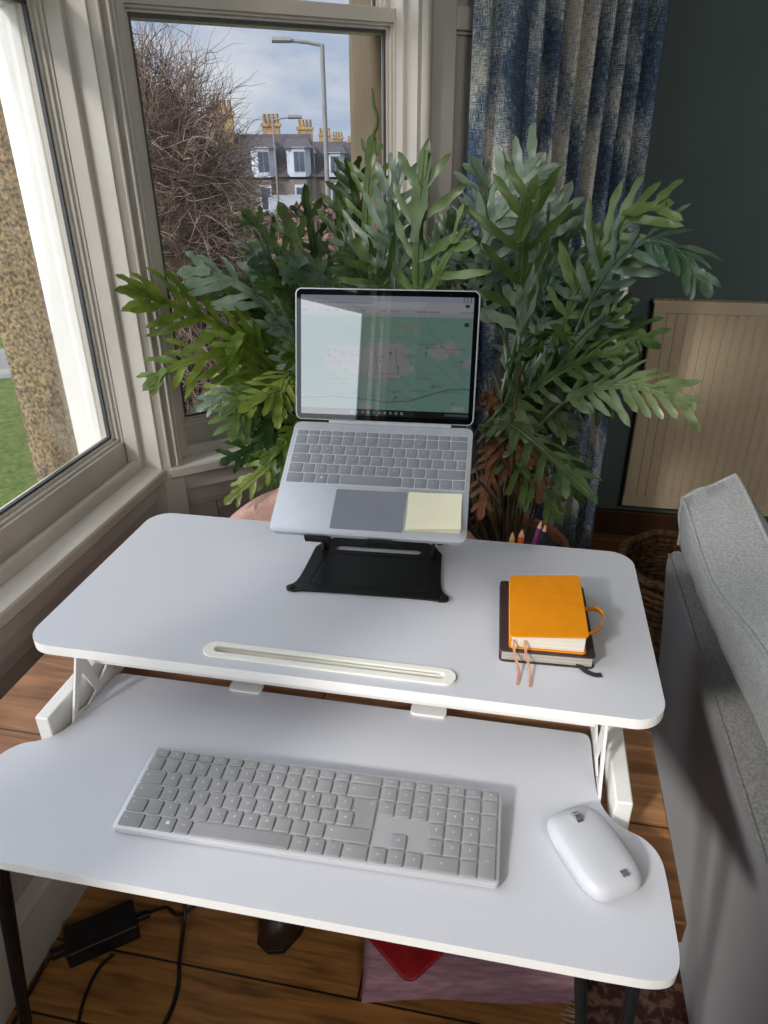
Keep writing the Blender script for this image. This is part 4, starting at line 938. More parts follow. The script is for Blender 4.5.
FRONDS = [
    ((-0.217, 0.9, 0.901), (-0.396, 0.82, 1.13), (-0.547, 0.66, 1.203), 8, 0.085, 2, 1.0),
    ((-0.214, 0.88, 0.859), (-0.378, 0.79, 1.148), (-0.53, 0.66, 1.016), 8, 0.075, 2, 0.9),
    ((-0.212, 0.92, 0.869), (-0.307, 0.86, 1.222), (-0.49, 0.8, 1.215), 7, 0.075, 0, 1),
    ((-0.204, 0.95, 0.958), (-0.268, 0.94, 1.201), (-0.408, 0.97, 1.316), 7, 0.06, 1, 1),
    ((-0.191, 0.95, 0.982), (-0.234, 0.935, 1.144), (-0.329, 0.98, 1.326), 4, 0.07, 1, 1.5),
    ((-0.185, 0.97, 0.952), (-0.276, 1.005, 1.213), (-0.283, 1.02, 1.358), 4, 0.06, 1, 1.5),
    ((-0.16, 0.97, 1.001), (-0.208, 1.005, 1.23), (-0.209, 1.02, 1.362), 4, 0.06, 1, 1.5),
    ((-0.147, 0.97, 1.025), (-0.153, 1.005, 1.323), (-0.188, 1.02, 1.41), 6, 0.06, 1, 1.4),
    ((-0.131, 0.95, 1.031), (-0.153, 0.975, 1.262), (-0.135, 1.02, 1.453), 7, 0.055, 1, 1.6),
    ((-0.098, 0.9, 1.045), (-0.099, 0.89, 1.246), (-0.055, 0.92, 1.411), 7, 0.07, 0, 1.5),
    ((0.005, 0.8, 1.034), (-0.007, 0.77, 1.267), (0.01, 0.78, 1.436), 4, 0.085, 1, 2.4),
    ((-0.026, 0.8, 1.074), (0.057, 0.76, 1.283), (0.092, 0.72, 1.308), 3, 0.08, 1, 1.2),
    ((0.014, 0.8, 1.076), (-0.105, 0.75, 1.276), (-0.08, 0.74, 1.241), 3, 0.07, 1, 1.2),
    ((0.099, 0.9, 1.032), (0.131, 0.87, 1.329), (0.21, 0.88, 1.421), 8, 0.08, 0, 1.5),
    ((0.076, 0.9, 1.053), (0.153, 0.89, 1.315), (0.086, 0.92, 1.417), 5, 0.06, 0, 1.2),
    ((0.089, 0.88, 1.059), (0.094, 0.85, 1.277), (0.171, 0.82, 1.362), 7, 0.075, 0, 1),
    ((0.209, 0.85, 0.987), (0.181, 0.785, 1.286), (0.205, 0.78, 1.381), 5, 0.085, 1, 1.5),
    ((0.168, 0.9, 0.947), (0.208, 0.89, 1.204), (0.268, 0.92, 1.369), 5, 0.075, 0, 1.5),
    ((0.2, 0.72, 1.114), (0.197, 0.695, 1.198), (0.195, 0.69, 1.214), 2, 0.085, 0, 1.0),
    ((0.256, 0.85, 0.924), (0.28, 0.8, 1.317), (0.424, 0.75, 1.355), 8, 0.075, 1, 1.3),
    ((0.266, 0.85, 0.925), (0.348, 0.745, 1.465), (0.497, 0.66, 1.228), 9, 0.065, 0, 0.8),
    ((0.258, 0.85, 0.901), (0.32, 0.815, 1.185), (0.439, 0.72, 1.124), 7, 0.06, 1, 1),
    ((0.238, 0.78, 0.905), (0.318, 0.64, 1.134), (0.486, 0.58, 1.06), 10, 0.06, 3, 0.8),
    ((0.176, 0.72, 0.966), (0.216, 0.62, 0.995), (0.344, 0.52, 0.911), 5, 0.065, 3, 1.5),
    ((-0.189, 0.8, 0.937), (-0.229, 0.7, 0.912), (-0.357, 0.6, 0.803), 8, 0.045, 2, 1),
    ((-0.191, 0.8, 0.891), (-0.297, 0.72, 0.904), (-0.374, 0.64, 0.869), 7, 0.05, 1, 1),
    ((0.3, 0.9, 0.909), (0.335, 0.89, 1.238), (0.358, 0.92, 1.276), 7, 0.065, 1, 1),
    ((0.215, 0.9, 0.903), (0.271, 0.875, 1.216), (0.259, 0.95, 1.318), 6, 0.065, 1, 1.2),
    ((0.04, 0.85, 1.043), (0.063, 0.85, 1.244), (0.054, 0.85, 1.325), 6, 0.06, 1, 1),
    ((-0.045, 0.85, 1.039), (-0.057, 0.84, 1.194), (-0.066, 0.87, 1.34), 6, 0.065, 0, 1),
    ((-0.207, 0.96, 0.863), (-0.32, 0.946, 1.106), (-0.301, 0.932, 1.117), 6, 0.066, 0, 0.96),
    ((-0.217, 0.934, 0.932), (-0.306, 0.852, 1.289), (-0.331, 0.77, 1.254), 8, 0.054, 0, 0.97),
    ((-0.184, 0.88, 0.965), (-0.16, 0.825, 1.275), (-0.26, 0.77, 1.228), 7, 0.058, 0, 1.17),
    ((-0.202, 0.974, 0.925), (-0.315, 0.95, 1.095), (-0.373, 0.926, 1.078), 6, 0.073, 1, 0.93),
    ((-0.223, 0.88, 0.907), (-0.229, 0.836, 1.178), (-0.318, 0.791, 1.205), 7, 0.055, 1, 1.25),
    ((-0.256, 0.882, 0.859), (-0.231, 0.803, 1.11), (-0.281, 0.724, 1.145), 5, 0.061, 0, 1.21),
    ((-0.151, 0.905, 0.96), (-0.177, 0.871, 1.144), (-0.3, 0.838, 1.179), 8, 0.053, 1, 1.33),
    ((-0.26, 0.889, 0.86), (-0.373, 0.91, 1.192), (-0.47, 0.931, 1.133), 5, 0.058, 1, 1.05),
    ((-0.183, 0.952, 0.881), (-0.382, 0.919, 1.162), (-0.456, 0.886, 1.163), 8, 0.051, 1, 1.31),
    ((-0.206, 0.886, 0.928), (-0.195, 0.86, 1.148), (-0.269, 0.834, 1.244), 6, 0.066, 1, 0.95),
    ((-0.229, 0.964, 0.934), (-0.298, 0.957, 1.25), (-0.488, 0.95, 1.155), 8, 0.074, 1, 1.14),
    ((-0.228, 0.865, 0.888), (-0.308, 0.855, 1.017), (-0.443, 0.842, 0.909), 7, 0.054, 2, 1.04),
    ((-0.19, 0.886, 0.825), (-0.23, 0.839, 1.07), (-0.322, 0.792, 0.972), 7, 0.061, 2, 1.32),
    ((-0.251, 0.922, 0.792), (-0.202, 0.808, 1.067), (-0.245, 0.694, 1.078), 7, 0.057, 2, 1.13),
    ((-0.197, 0.93, 0.836), (-0.269, 0.865, 1.008), (-0.424, 0.8, 0.988), 6, 0.067, 2, 1.39),
    ((-0.176, 0.903, 0.863), (-0.328, 0.871, 1.056), (-0.489, 0.838, 0.937), 8, 0.053, 2, 1.05),
    ((-0.209, 0.877, 0.828), (-0.221, 0.824, 1.024), (-0.261, 0.771, 1.08), 6, 0.063, 0, 1.39),
    ((-0.181, 0.939, 0.894), (-0.324, 0.845, 1.019), (-0.464, 0.752, 0.943), 7, 0.058, 0, 1.2),
    ((-0.232, 0.85, 0.832), (-0.354, 0.794, 1.13), (-0.377, 0.738, 1.071), 7, 0.069, 2, 0.95),
    ((-0.216, 0.908, 0.881), (-0.197, 0.824, 1.077), (-0.266, 0.74, 0.985), 7, 0.059, 1, 1.2),
    ((-0.228, 0.897, 0.807), (-0.346, 0.815, 0.895), (-0.316, 0.736, 0.899), 6, 0.047, 2, 1.11),
    ((-0.183, 0.848, 0.886), (-0.283, 0.791, 1.019), (-0.299, 0.731, 0.895), 7, 0.05, 2, 0.91),
    ((-0.196, 0.893, 0.891), (-0.227, 0.799, 1.005), (-0.366, 0.706, 0.975), 5, 0.056, 2, 0.91),
    ((-0.225, 0.894, 0.893), (-0.283, 0.774, 1.116), (-0.258, 0.655, 0.955), 7, 0.05, 2, 1.16),
    ((-0.204, 0.89, 0.821), (-0.266, 0.772, 1.038), (-0.365, 0.657, 0.972), 5, 0.049, 1, 1.24),
    ((-0.179, 0.8, 0.945), (-0.212, 0.717, 0.962), (-0.29, 0.634, 0.871), 8, 0.056, 2, 1.2),
    ((-0.21, 0.865, 0.822), (-0.21, 0.772, 0.978), (-0.267, 0.682, 0.818), 7, 0.049, 0, 1.05),
    ((-0.256, 0.858, 0.843), (-0.31, 0.759, 1.02), (-0.283, 0.66, 0.905), 8, 0.059, 1, 1.11),
    ((-0.218, 0.873, 0.928), (-0.217, 0.752, 1.042), (-0.316, 0.628, 0.992), 8, 0.06, 2, 1.25),
    ((-0.242, 0.822, 0.85), (-0.323, 0.767, 0.887), (-0.312, 0.713, 0.775), 8, 0.043, 1, 1.11),
    ((-0.227, 0.804, 0.884), (-0.344, 0.717, 1.028), (-0.345, 0.629, 0.932), 8, 0.058, 1, 0.9),
    ((-0.246, 0.849, 0.858), (-0.352, 0.794, 0.919), (-0.362, 0.739, 0.827), 7, 0.058, 1, 1.03),
    ((-0.032, 0.963, 1.02), (-0.06, 0.905, 1.321), (-0.051, 0.847, 1.307), 6, 0.053, 0, 1.23),
    ((-0.099, 0.864, 0.989), (-0.087, 0.856, 1.227), (-0.171, 0.848, 1.245), 7, 0.053, 1, 0.91),
    ((0.011, 0.873, 1.072), (-0.003, 0.859, 1.331), (0.079, 0.845, 1.239), 8, 0.071, 0, 1.25),
    ((-0.052, 0.893, 0.959), (-0.012, 0.926, 1.239), (0.063, 0.959, 1.219), 7, 0.066, 1, 1.12),
    ((0.026, 0.939, 0.993), (-0.062, 0.909, 1.143), (-0.039, 0.879, 1.224), 6, 0.055, 1, 1.34),
    ((-0.027, 0.85, 0.984), (-0.063, 0.887, 1.19), (-0.079, 0.924, 1.195), 5, 0.055, 1, 0.98),
    ((-0.068, 0.982, 0.995), (-0.166, 0.92, 1.23), (-0.163, 0.855, 1.289), 6, 0.051, 0, 1.07),
    ((0.222, 0.859, 0.965), (0.105, 0.914, 1.231), (0.092, 0.97, 1.201), 7, 0.061, 1, 1.02),
    ((0.251, 0.957, 0.974), (0.296, 0.939, 1.219), (0.266, 0.924, 1.171), 7, 0.059, 0, 1.04),
    ((0.224, 0.875, 0.906), (0.205, 0.931, 1.127), (0.163, 0.988, 1.152), 7, 0.055, 0, 1.13),
    ((0.211, 0.855, 0.985), (0.319, 0.884, 1.203), (0.347, 0.913, 1.137), 6, 0.073, 0, 0.95),
    ((0.189, 0.947, 0.883), (0.253, 0.877, 1.144), (0.242, 0.81, 1.166), 5, 0.073, 0, 0.99),
    ((0.191, 0.93, 0.928), (0.143, 0.876, 1.28), (0.119, 0.822, 1.252), 5, 0.072, 0, 1.21),
    ((0.182, 0.913, 0.94), (0.186, 0.87, 1.236), (0.313, 0.827, 1.215), 8, 0.073, 0, 1.18),
    ((0.165, 0.917, 0.884), (0.196, 0.787, 1.116), (0.22, 0.657, 1.117), 5, 0.062, 1, 1.04),
    ((0.202, 0.906, 0.918), (0.236, 0.887, 1.082), (0.398, 0.868, 0.938), 8, 0.061, 1, 1.35),
    ((0.224, 0.886, 0.867), (0.298, 0.845, 1.075), (0.284, 0.804, 0.972), 8, 0.054, 3, 1.18),
    ((0.185, 0.821, 0.94), (0.233, 0.724, 1.19), (0.277, 0.63, 1.145), 5, 0.05, 1, 1.38),
    ((0.238, 0.839, 0.923), (0.282, 0.803, 1.123), (0.397, 0.768, 1.188), 7, 0.05, 1, 1.26),
    ((0.163, 0.826, 0.912), (0.296, 0.853, 1.027), (0.358, 0.883, 1.053), 7, 0.057, 1, 1.13),
    ((0.197, 0.915, 0.892), (0.331, 0.903, 1.007), (0.429, 0.892, 1.03), 8, 0.06, 1, 1.39),
    ((0.155, 0.872, 0.889), (0.263, 0.776, 1.075), (0.38, 0.68, 1.121), 7, 0.061, 1, 1.08),
    ((0.242, 0.899, 0.856), (0.306, 0.829, 1.091), (0.386, 0.758, 1.179), 6, 0.057, 1, 0.95),
    ((0.188, 0.842, 0.877), (0.263, 0.823, 0.928), (0.359, 0.803, 0.762), 5, 0.062, 1, 1.24),
    ((0.161, 0.893, 0.869), (0.251, 0.841, 1.011), (0.318, 0.789, 0.924), 8, 0.058, 3, 1.1),
    ((0.24, 0.939, 0.836), (0.307, 0.849, 0.909), (0.306, 0.762, 0.805), 5, 0.06, 3, 1.0),
    ((0.173, 0.916, 0.916), (0.208, 0.877, 1.024), (0.299, 0.839, 0.725), 5, 0.054, 3, 1.02),
    ((0.15, 0.944, 0.899), (0.234, 0.878, 1.004), (0.222, 0.812, 0.842), 6, 0.057, 1, 1.35),
    ((0.175, 0.882, 0.839), (0.159, 0.808, 1.027), (0.234, 0.734, 0.943), 6, 0.064, 3, 1.06),
    ((0.181, 0.933, 0.832), (0.196, 0.82, 0.862), (0.308, 0.707, 0.767), 7, 0.062, 1, 1.35),
    ((0.166, 0.915, 0.858), (0.214, 0.84, 1.069), (0.202, 0.768, 0.917), 8, 0.056, 1, 1.14),
    ((0.192, 0.863, 0.875), (0.156, 0.806, 0.856), (0.148, 0.75, 0.737), 7, 0.043, 4, 1.12),
    ((0.173, 0.918, 0.863), (0.113, 0.879, 1.019), (0.164, 0.843, 0.943), 5, 0.04, 4, 1.22),
    ((0.213, 0.905, 0.862), (0.185, 0.81, 0.917), (0.24, 0.715, 0.883), 5, 0.04, 4, 1.21),
    ((0.161, 0.91, 0.817), (0.244, 0.859, 0.988), (0.247, 0.807, 0.744), 5, 0.04, 4, 1.0),
    ((0.172, 0.934, 0.852), (0.27, 0.834, 0.928), (0.267, 0.737, 0.792), 5, 0.037, 4, 0.97),
    ((0.155, 0.851, 0.868), (0.218, 0.846, 0.873), (0.229, 0.841, 0.825), 8, 0.05, 4, 1.36),
    ((0.178, 0.875, 0.866), (0.172, 0.831, 0.894), (0.23, 0.786, 0.757), 5, 0.043, 4, 1.01),
]

# ------------------------------------------------------------------ curtain
def curtain():
    P1, P2 = V((.026, 1.312, 0)), V((.482, 1.705, 0)); d = (P2 - P1); Lc = d.length; d.normalize(); n = V((d.y, -d.x, 0))   # n towards the room
    t = thing('curtain', 'full length navy and beige woven curtain hanging in deep folds', 'curtain', P1)
    NU, NZ = 260, 60; vs = []; fs = []; uvs = []
    zt, zb = 2.45, .03; acc = 0; prev = None; us = []
    def off(s, z):
        f = s / Lc; w = .020 * math.sin(f * 2 * PI * 1.0 + .4); k = 1 + .10 * math.sin(z * 2.2 + f * 5)
        ph = 2 * PI * (10.2 * (f - .24) + .22 * (math.sin(f * 9) - math.sin(.24 * 9)) + .05 * math.sin(z * 1.7) * min(1, max(0, (f - .24) * 12)))
        a = .012 if f < .24 else .046
        if f < .24:   # broad flat leading pleat
            y = .030 * math.sin(PI * f / .24) ** .7 - .035 * math.exp(-((f - .09) / .026) ** 2)
        else: sn = math.sin(ph); y = a * math.copysign(abs(sn) ** .75, sn) * k + .010 * math.sin(2 * ph + 1)
        return y + w + .02
    for i in range(NU + 1):
        s = Lc * i / NU; p = (s, off(s, 1.4))
        if prev: acc += math.dist(p, prev)
        prev = p; us.append(acc)
    for j in range(NZ + 1):
        z = zb + (zt - zb) * j / NZ
        for i in range(NU + 1):
            s = Lc * i / NU; q = d * (s + .004 * math.sin(z * 3 + i * .05)) + n * off(s, z); vs.append((q.x, q.y, z)); uvs.append((us[i], z))
    for j in range(NZ):
        for i in range(NU): fs.append((j * (NU + 1) + i, j * (NU + 1) + i + 1, (j + 1) * (NU + 1) + i + 1, (j + 1) * (NU + 1) + i))
    m = MB(); m.add(vs, fs); o = obj('curtain_panel', m, M['curtain'], t, ang=180)
    uv = o.data.uv_layers.new(name='UV')
    for li, l in enumerate(o.data.loops): uv.data[li].uv = uvs[l.vertex_index]
    # pole and rings above
    r = MB(); a = d * -.03 + n * .02 + V((0, 0, 2.5)); b = d * (Lc + .03) + n * .02 + V((0, 0, 2.5)); r.tube([a, b], .014, 12)
    p = thing('curtain_pole', 'dark pole carrying the blue curtain above the frame', 'curtain pole', P1); obj('pole', r, M['darkwood'], p)
    for i in range(8):
        c = MB(); s = Lc * (i + .5) / 8; cc = d * s + n * .02 + V((0, 0, 2.487)); c.tube([cc + n * .026 * math.cos(k * PI / 8) + V((0, 0, .03 * math.sin(k * PI / 8))) for k in range(17)], .0025, 6); obj('ring', c, M['darkwood'], p)
    k = MB(); w0 = d * (Lc * .97) + n * .02 + V((0, 0, 2.5)); k.tube([w0, w0 - n * .11], .01, 8); w1 = d * .01 + n * .02 + V((0, 0, 2.5)); k.tube([w1, w1 - n * .12], .01, 8); obj('bracket', k, M['darkwood'], p)
curtain()

# ------------------------------------------------------------------ radiator
RX0, RX1, RZ0, RZ1, RY = .648, 2.05, .155, .945, 2.055
t = thing('radiator', 'cream fluted panel radiator on the teal wall behind the sofa', 'radiator', (RX0, RY, 0))
m = MB(); q = lambda mb: (setattr(mb, 'v', [(x - RX0, y - RY, z) for x, y, z in mb.v]), mb)[1]
prof = []; x = RX0 + .03; pitch = .0335
pl = [(RX0, RY + .012), (RX0 + .003, RY + .003), (RX0 + .012, RY), (RX0 + .028, RY)]
while x < RX1 - .05:
    pl += [(x + .010, RY), (x + .0125, RY + .006), (x + .0165, RY + .006), (x + .019, RY)]; x += pitch
pl += [(RX1 - .012, RY), (RX1, RY + .012)]
back = [(x, RY + .022) for x, y in pl]
a, b = RZ0 + .045, RZ1 - .034
m.rings([[(x, y, z) for x, y in pl] for z in (a, b)], cap=False, closed=False)
flat = lambda z0, z1: m.box(RX0, RX1, RY, RY + .02, z0, z1)
flat(RZ0, a); flat(b, RZ1)
m.box(RX0, RX1, RY + .015, RY + .022, a, b)
obj('front_panel', q(m), M['radiator'], t, bevel=.003, ang=25)
m = MB(); m.box(RX0 - .004, RX1 + .004, RY + .002, RY + .05, RZ1 - .002, RZ1 + .008)
for i in range(60): m.box(RX0 + .01 + i * .0228, RX0 + .018 + i * .0228, RY + .010, RY + .042, RZ1 + .007, RZ1 + .010)
obj('top_grille', q(m), M['radiator'], t, bevel=.001)
m = MB(); m.box(RX0 + .12, RX0 + .15, RY + .02, YR - .0005, RZ0 + .05, RZ1 - .1); m.box(RX1 - .15, RX1 - .12, RY + .02, YR - .0005, RZ0 + .05, RZ1 - .1); obj('wall_bracket', q(m), M['radiator'], t)
m = MB(); m.tube([(RX1 - .03, RY + .01, RZ0 + .02), (RX1 + .04, RY + .01, RZ0 + .02), (RX1 + .04, RY + .01, 0)], .0075, 10); obj('supply_pipe', q(m), M['chrome'], t)

# ------------------------------------------------------------------ sofa
SY0, SY1 = -1.5, .80
t = thing('sofa', 'grey upholstered sofa with its back turned to the desk', 'sofa', (.9, -.35, 0))
q = lambda mb: (setattr(mb, 'v', [(x - .9, y + .35, z) for x, y, z in mb.v]), mb)[1]
def ext(prof, y0, y1, r=.03, n=6):
    """Profile (x, z) run along Y with softly rounded ends."""
    cx = sum(p[0] for p in prof) / len(prof); cz = sum(p[1] for p in prof) / len(prof); R = []
    for k in range(n + 1):
        a = PI / 2 * k / n; e = r * (1 - math.sin(a)); R.append((y0 + r * (1 - math.cos(a)), e))
    R2 = [(y0 + y1 - y, e) for y, e in R[::-1]]
    mid = [(R[-1][0] + (R2[0][0] - R[-1][0]) * k / 12, 0) for k in range(1, 12)]
    out = []
    for y, e in R + mid + R2:
        ring = []
        for x, z in prof:
            dx, dz = x - cx, z - cz; L = math.hypot(dx, dz); k = max(0, 1 - e / L); ring.append((cx + dx * k, y, cz + dz * k))
        out.append(ring)
    return out
bp = [(.602, .03), (.598, .10), (.582, .30), (.563, .50), (.5475, .640), (.548, .655), (.553, .663), (.562, .667), (.58, .668), (.72, .668), (.75, .660), (.765, .64), (.80, .40), (.82, .03)]
m = MB(); m.rings(ext(bp, SY0, SY1)); obj('backrest', q(m), M['sofa_back'], t, ang=60)
m = MB(); tp = [(.551, .664), (.556, .6705), (.60, .673), (.70, .673), (.735, .667), (.735, .655), (.58, .655)]; m.rings(ext(tp, SY0 + .012, SY1 - .012, .01)); obj('top_border', q(m), M['sofa'], t, ang=60)
m = MB(); m.tube([(.550, SY0 + .02, .665), (.550, SY1 - .02, .665)], .0032, 8); obj('piping', q(m), M['sofa'], t)
m = MB(); m.box(.78, 1.50, SY0 + .16, SY1 - .20, .06, .30); obj('seat_base', q(m), M['sofa'], t, bevel=.03, seg=3)
for y0, y1 in ((SY0, SY0 + .17), (SY1 - .21, SY1 - .005)):
    m = MB(); m.rings(ext([(.79, .04), (.79, .50), (.82, .545), (1.45, .545), (1.5, .50), (1.5, .04)], y0, y1)); obj('arm', q(m), M['sofa'], t, ang=60)
for i in range(2):
    y0 = SY0 + .18 + i * .97; m = MB(); m.box(.80, 1.52, y0, y0 + .95, .302, .44); obj('seat_cushion', q(m), M['sofa'], t, bevel=.04, seg=4)
for x in (.66, 1.44):
    for y in (SY0 + .08, SY1 - .08):
        m = MB(); m.lathe([(.018, .008), (.025, .065)], 14, (x, y, 0)); obj('foot', q(m), M['darkwood'], t)

def hexcushion(name, label, c8, mm, puff, piping=None, pm=None, n=18, rad=.0042, sag=0):
    """Soft box cushion from eight corners: rear-bottom far/near, rear-top far/near, front-top far/near, front-bottom far/near."""
    C8 = [V(p) for p in c8]; ctr = sum(C8, V()) / 8
    t = thing(name, label, 'cushion', (ctr.x, ctr.y, min(p.z for p in C8)))
    O_ = V(t.location); vs = []; fs = []
    idx = {}
    def P(u, v, w):   # u far->near, v bottom->top, w rear->front
        bf = lambda a, b, s: a * (1 - s) + b * s
        rb, rt, ft, fb = bf(C8[0], C8[1], u), bf(C8[2], C8[3], u), bf(C8[4], C8[5], u), bf(C8[6], C8[7], u)
        p = bf(bf(rb, rt, v), bf(fb, ft, v), w)
        e = lambda s: max(0, 1 - (2 * s - 1) ** 2)
        bw = puff * ((w - .5) * 2) * (e(u) * e(v)) ** .55 if True else 0
        fwd = (C8[6] - C8[0]); fwd.normalize(); upd = (C8[2] - C8[0]).normalized(); lat = (C8[1] - C8[0]).normalized()
        p = p + fwd * bw + upd * puff * .45 * ((v - .5) * 2) * (e(u) * e(w)) ** .6 + lat * puff * .3 * ((u - .5) * 2) * (e(v) * e(w)) ** .6
        if sag: p = p + V((0, 0, 1)) * (.0035 * math.sin(u * 46 + w * 5 + 2.2 * math.sin(u * 13)) * e(w) * v + .003 * math.sin(w * 9 + u * 21) * e(w) * v) + V((1, 0, 0)) * .003 * math.sin(u * 38 + v * 7) * e(v) * (1 - w)
        p.z -= sag * v * math.exp(-((u - .27) / .18) ** 2)
        return p - O_
    faces = [(0, 0), (0, 1), (1, 0), (1, 1), (2, 0), (2, 1)]
    def key(a): return tuple(round(x, 4) for x in a)
    for ax, val in faces:
        for i in range(n):
            for j in range(n):
                quad = []
                for di, dj in ((0, 0), (1, 0), (1, 1), (0, 1)):
                    a = [0, 0, 0]; o2 = [k for k in range(3) if k != ax]; a[ax] = val; a[o2[0]] = (i + di) / n; a[o2[1]] = (j + dj) / n
                    k = key(a)
                    if k not in idx: idx[k] = len(vs); vs.append(P(*a))
                    quad.append(idx[k])
                fs.append(tuple(quad))
    m = MB(); m.add(vs, fs); obj('cushion_cover', m, mm, t, ang=75)
    for (v, w) in (piping or []):
        g = MB(); g.tube([P(k / 40, v, w) for k in range(41)], rad, 8); obj('piping', g, pm or mm, t)
    for u_ in ((0,) if piping else ()):
        for w in (0, 1):
            g = MB(); g.tube([P(u_, k / 24, w) for k in range(25)], rad, 8); obj('piping', g, pm or mm, t)
        g = MB(); g.tube([P(u_, 1, k / 24) for k in range(25)], rad, 8); obj('piping', g, pm or mm, t)
    return t
hexcushion('back_cushion', 'large light grey piped cushion leaning over the sofa back', [(.574, .815, .672), (.635, -.25, .674), (.562, .815, .787), (.575, -.25, .860), (.668, .862, .828), (.690, -.25, .900), (.775, .86, .672), (.80, -.25, .674)], M['cushion'], .022, [(1, 0), (1, 1)], sag=.045)
hexcushion('scatter_cushion', 'blue grey velvet cushion half hidden beyond the piped cushion', [(.84, .70, .445), (.85, .22, .445), (.725, .77, .800), (.745, .24, .84), (.82, .80, .825), (.85, .26, .86), (1.0, .72, .445), (1.0, .26, .445)], M['velvet'], .03)

# ------------------------------------------------------------------ wicker basket between desk and sofa
t = thing('wicker_basket', 'round woven rattan basket on the floor behind the sofa corner', 'basket', (.71, 1.26, 0))
m = MB(); nb_ = 22
for k in range(nb_):
    z = 0.012 + .35 * k / nb_; r = .155 + .035 * math.sin(PI * (k / nb_) * .85) 
    pts = [(r * math.cos(a * PI / 24) + .003 * math.cos(a * PI / 2 + k * PI) * math.cos(a * PI / 24), r * math.sin(a * PI / 24) + .003 * math.cos(a * PI / 2 + k * PI) * math.sin(a * PI / 24), z) for a in range(49)]
    m.tube(pts, .0078, 6)
obj('woven_wall', m, M['wicker'], t)
m = MB(); m.lathe([(.15, .004), (.165, .01), (.15, .016)], 32); obj('base', m, M['wicker'], t)
m = MB(); m.tube([(.168 * math.cos(a * PI / 24), .168 * math.sin(a * PI / 24), .374 + .004 * math.sin(a)) for a in range(49)], .012, 8); obj('rim', m, M['wicker'], t)
m = MB()
for a in range(24): m.tube([(r * math.cos(a * PI / 12), r * math.sin(a * PI / 12), z) for r, z in ((.15, .01), (.178, .12), (.19, .22), (.178, .30), (.168, .37))], .005, 6)
obj('stakes', m, M['wicker'], t)

# ------------------------------------------------------------------ pencils in a cup behind the platform
t = thing('pencil_cup', 'small brown cup holding pencils behind the platform edge', 'pencil cup', (.245, .452, .75))
m = MB(); m.rings([[(r * math.cos(a * PI / 14), r * math.sin(a * PI / 14) * .55, z) for a in range(28)] for r, z in ((.034, 0), (.036, .003), (.040, .078), (.037, .078), (.033, .006))]); obj('cup', m, M['terracotta'], t)
def pencil(base, tip, k, label, r=.0038, L=.0):
    base = V(base); tip = V(tip); t = thing('pencil', label, 'pencil', base, (0, 0, 0), None)
    d = tip - base; u = d.normalized(); a = MB(); a.tube([V((0, 0, 0)), d * .88], r, 6); obj('barrel', a, M['pencil'][k], t, smooth=False)
    a = MB(); a.tube([d * .88, d * .97], [r, r * .35], 10); obj('sharpened_end', a, M['bare_wood'], t)
    a = MB(); a.tube([d * .965, d], [r * .4, .0002], 8); obj('lead_tip', a, M['pencil'][k], t)
pencil((.238, .452, .757), (.262, .462, .889), 2, 'purple pencil leaning right, tallest in the cup')
pencil((.225, .452, .757), (.232, .462, .868), 1, 'orange pencil in the cup behind the platform', .0055)
pencil((.218, .450, .757), (.216, .460, .862), 0, 'yellow pencil standing leftmost in the cup', .0048)
pencil((.252, .452, .757), (.270, .468, .880), 3, 'dark navy pencil just right of the purple pencil')

# ------------------------------------------------------------------ pink chair tucked in behind the desk
t = thing('dining_chair', 'dusty pink chair with rounded back tucked in behind the desk', 'chair', (-.12, .60, 0))
def arch(hw, z0, zc, zt, n=40):
    out = [(-hw * .86, z0)]
    for k in range(n + 1):
        a = PI - PI * k / n; out.append((hw * math.cos(a), zc + (zt - zc) * math.sin(a)))
    out.append((hw * .86, z0)); return out
A = arch(.34, .43, .56, .832)
rings = []
for th, e in ((-.030, .018), (-.026, .006), (-.012, 0), (.012, 0), (.026, .006), (.030, .018)):
    R = []
    for x, z in A:
        cx, cz = 0, .6; dx, dz = x - cx, z - cz; L = math.hypot(dx, dz); k = 1 - e / L; X, Z = cx + dx * k, cz + dz * k
        R.append((X, .055 + th - .03 * (abs(X) / .34) ** 2.2 + .12 * (Z - .43) * .3, Z))
    rings.append(R)
m = MB(); m.rings(rings); obj('backrest', m, M['pink'], t, ang=60)
m = MB(); m.prism(rrect(-.235, .235, -.40, .03, .09, 8), .40, .475); obj('seat', m, M['pink'], t, bevel=.02, seg=4)
for x in (-.19, .19):
    for y in (-.22, .0):
        m = MB(); m.tube([(x * .92, y, .40), (x * 1.08, y * 1.05, 0)], [.016, .010], 12); obj('leg', m, M['black_metal'], t)

# ------------------------------------------------------------------ potted fern
t = thing('plant_stand', 'low dark wooden stand under the fern pot', 'plant stand', (.21, 1.0, -.08))
m = MB(); m.lathe([(.17, 0.365), (.175, .37), (.175, .392), (.17, .397)], 40); obj('top', m, M['darkwood'], t)
for a in (45, 135, 225, 315):
    m = MB(); x, y = .13 * math.cos(math.radians(a)), .13 * math.sin(math.radians(a)); m.tube([(x, y, .366), (x * 1.12, y * 1.12, .08)], [.017, .012], 10); obj('leg', m, M['darkwood'], t)
PX, PY, PZ = .21, 1.0, .317
t = thing('potted_fern', 'large blue green fern with lobed fronds spilling from a brown pot', 'potted plant', (PX, PY, PZ))
m = MB(); m.lathe([(.09, 0), (.105, .004), (.142, .19), (.152, .192), (.156, .20), (.156, .222), (.15, .226), (.142, .222), (.135, .19)], 48); obj('pot', m, M['terracotta'], t)
m = MB(); core(m, (0, 0, .195), (.136, .136, .035), seed=5, rough=.08); obj('soil', m, M['soil'], t)

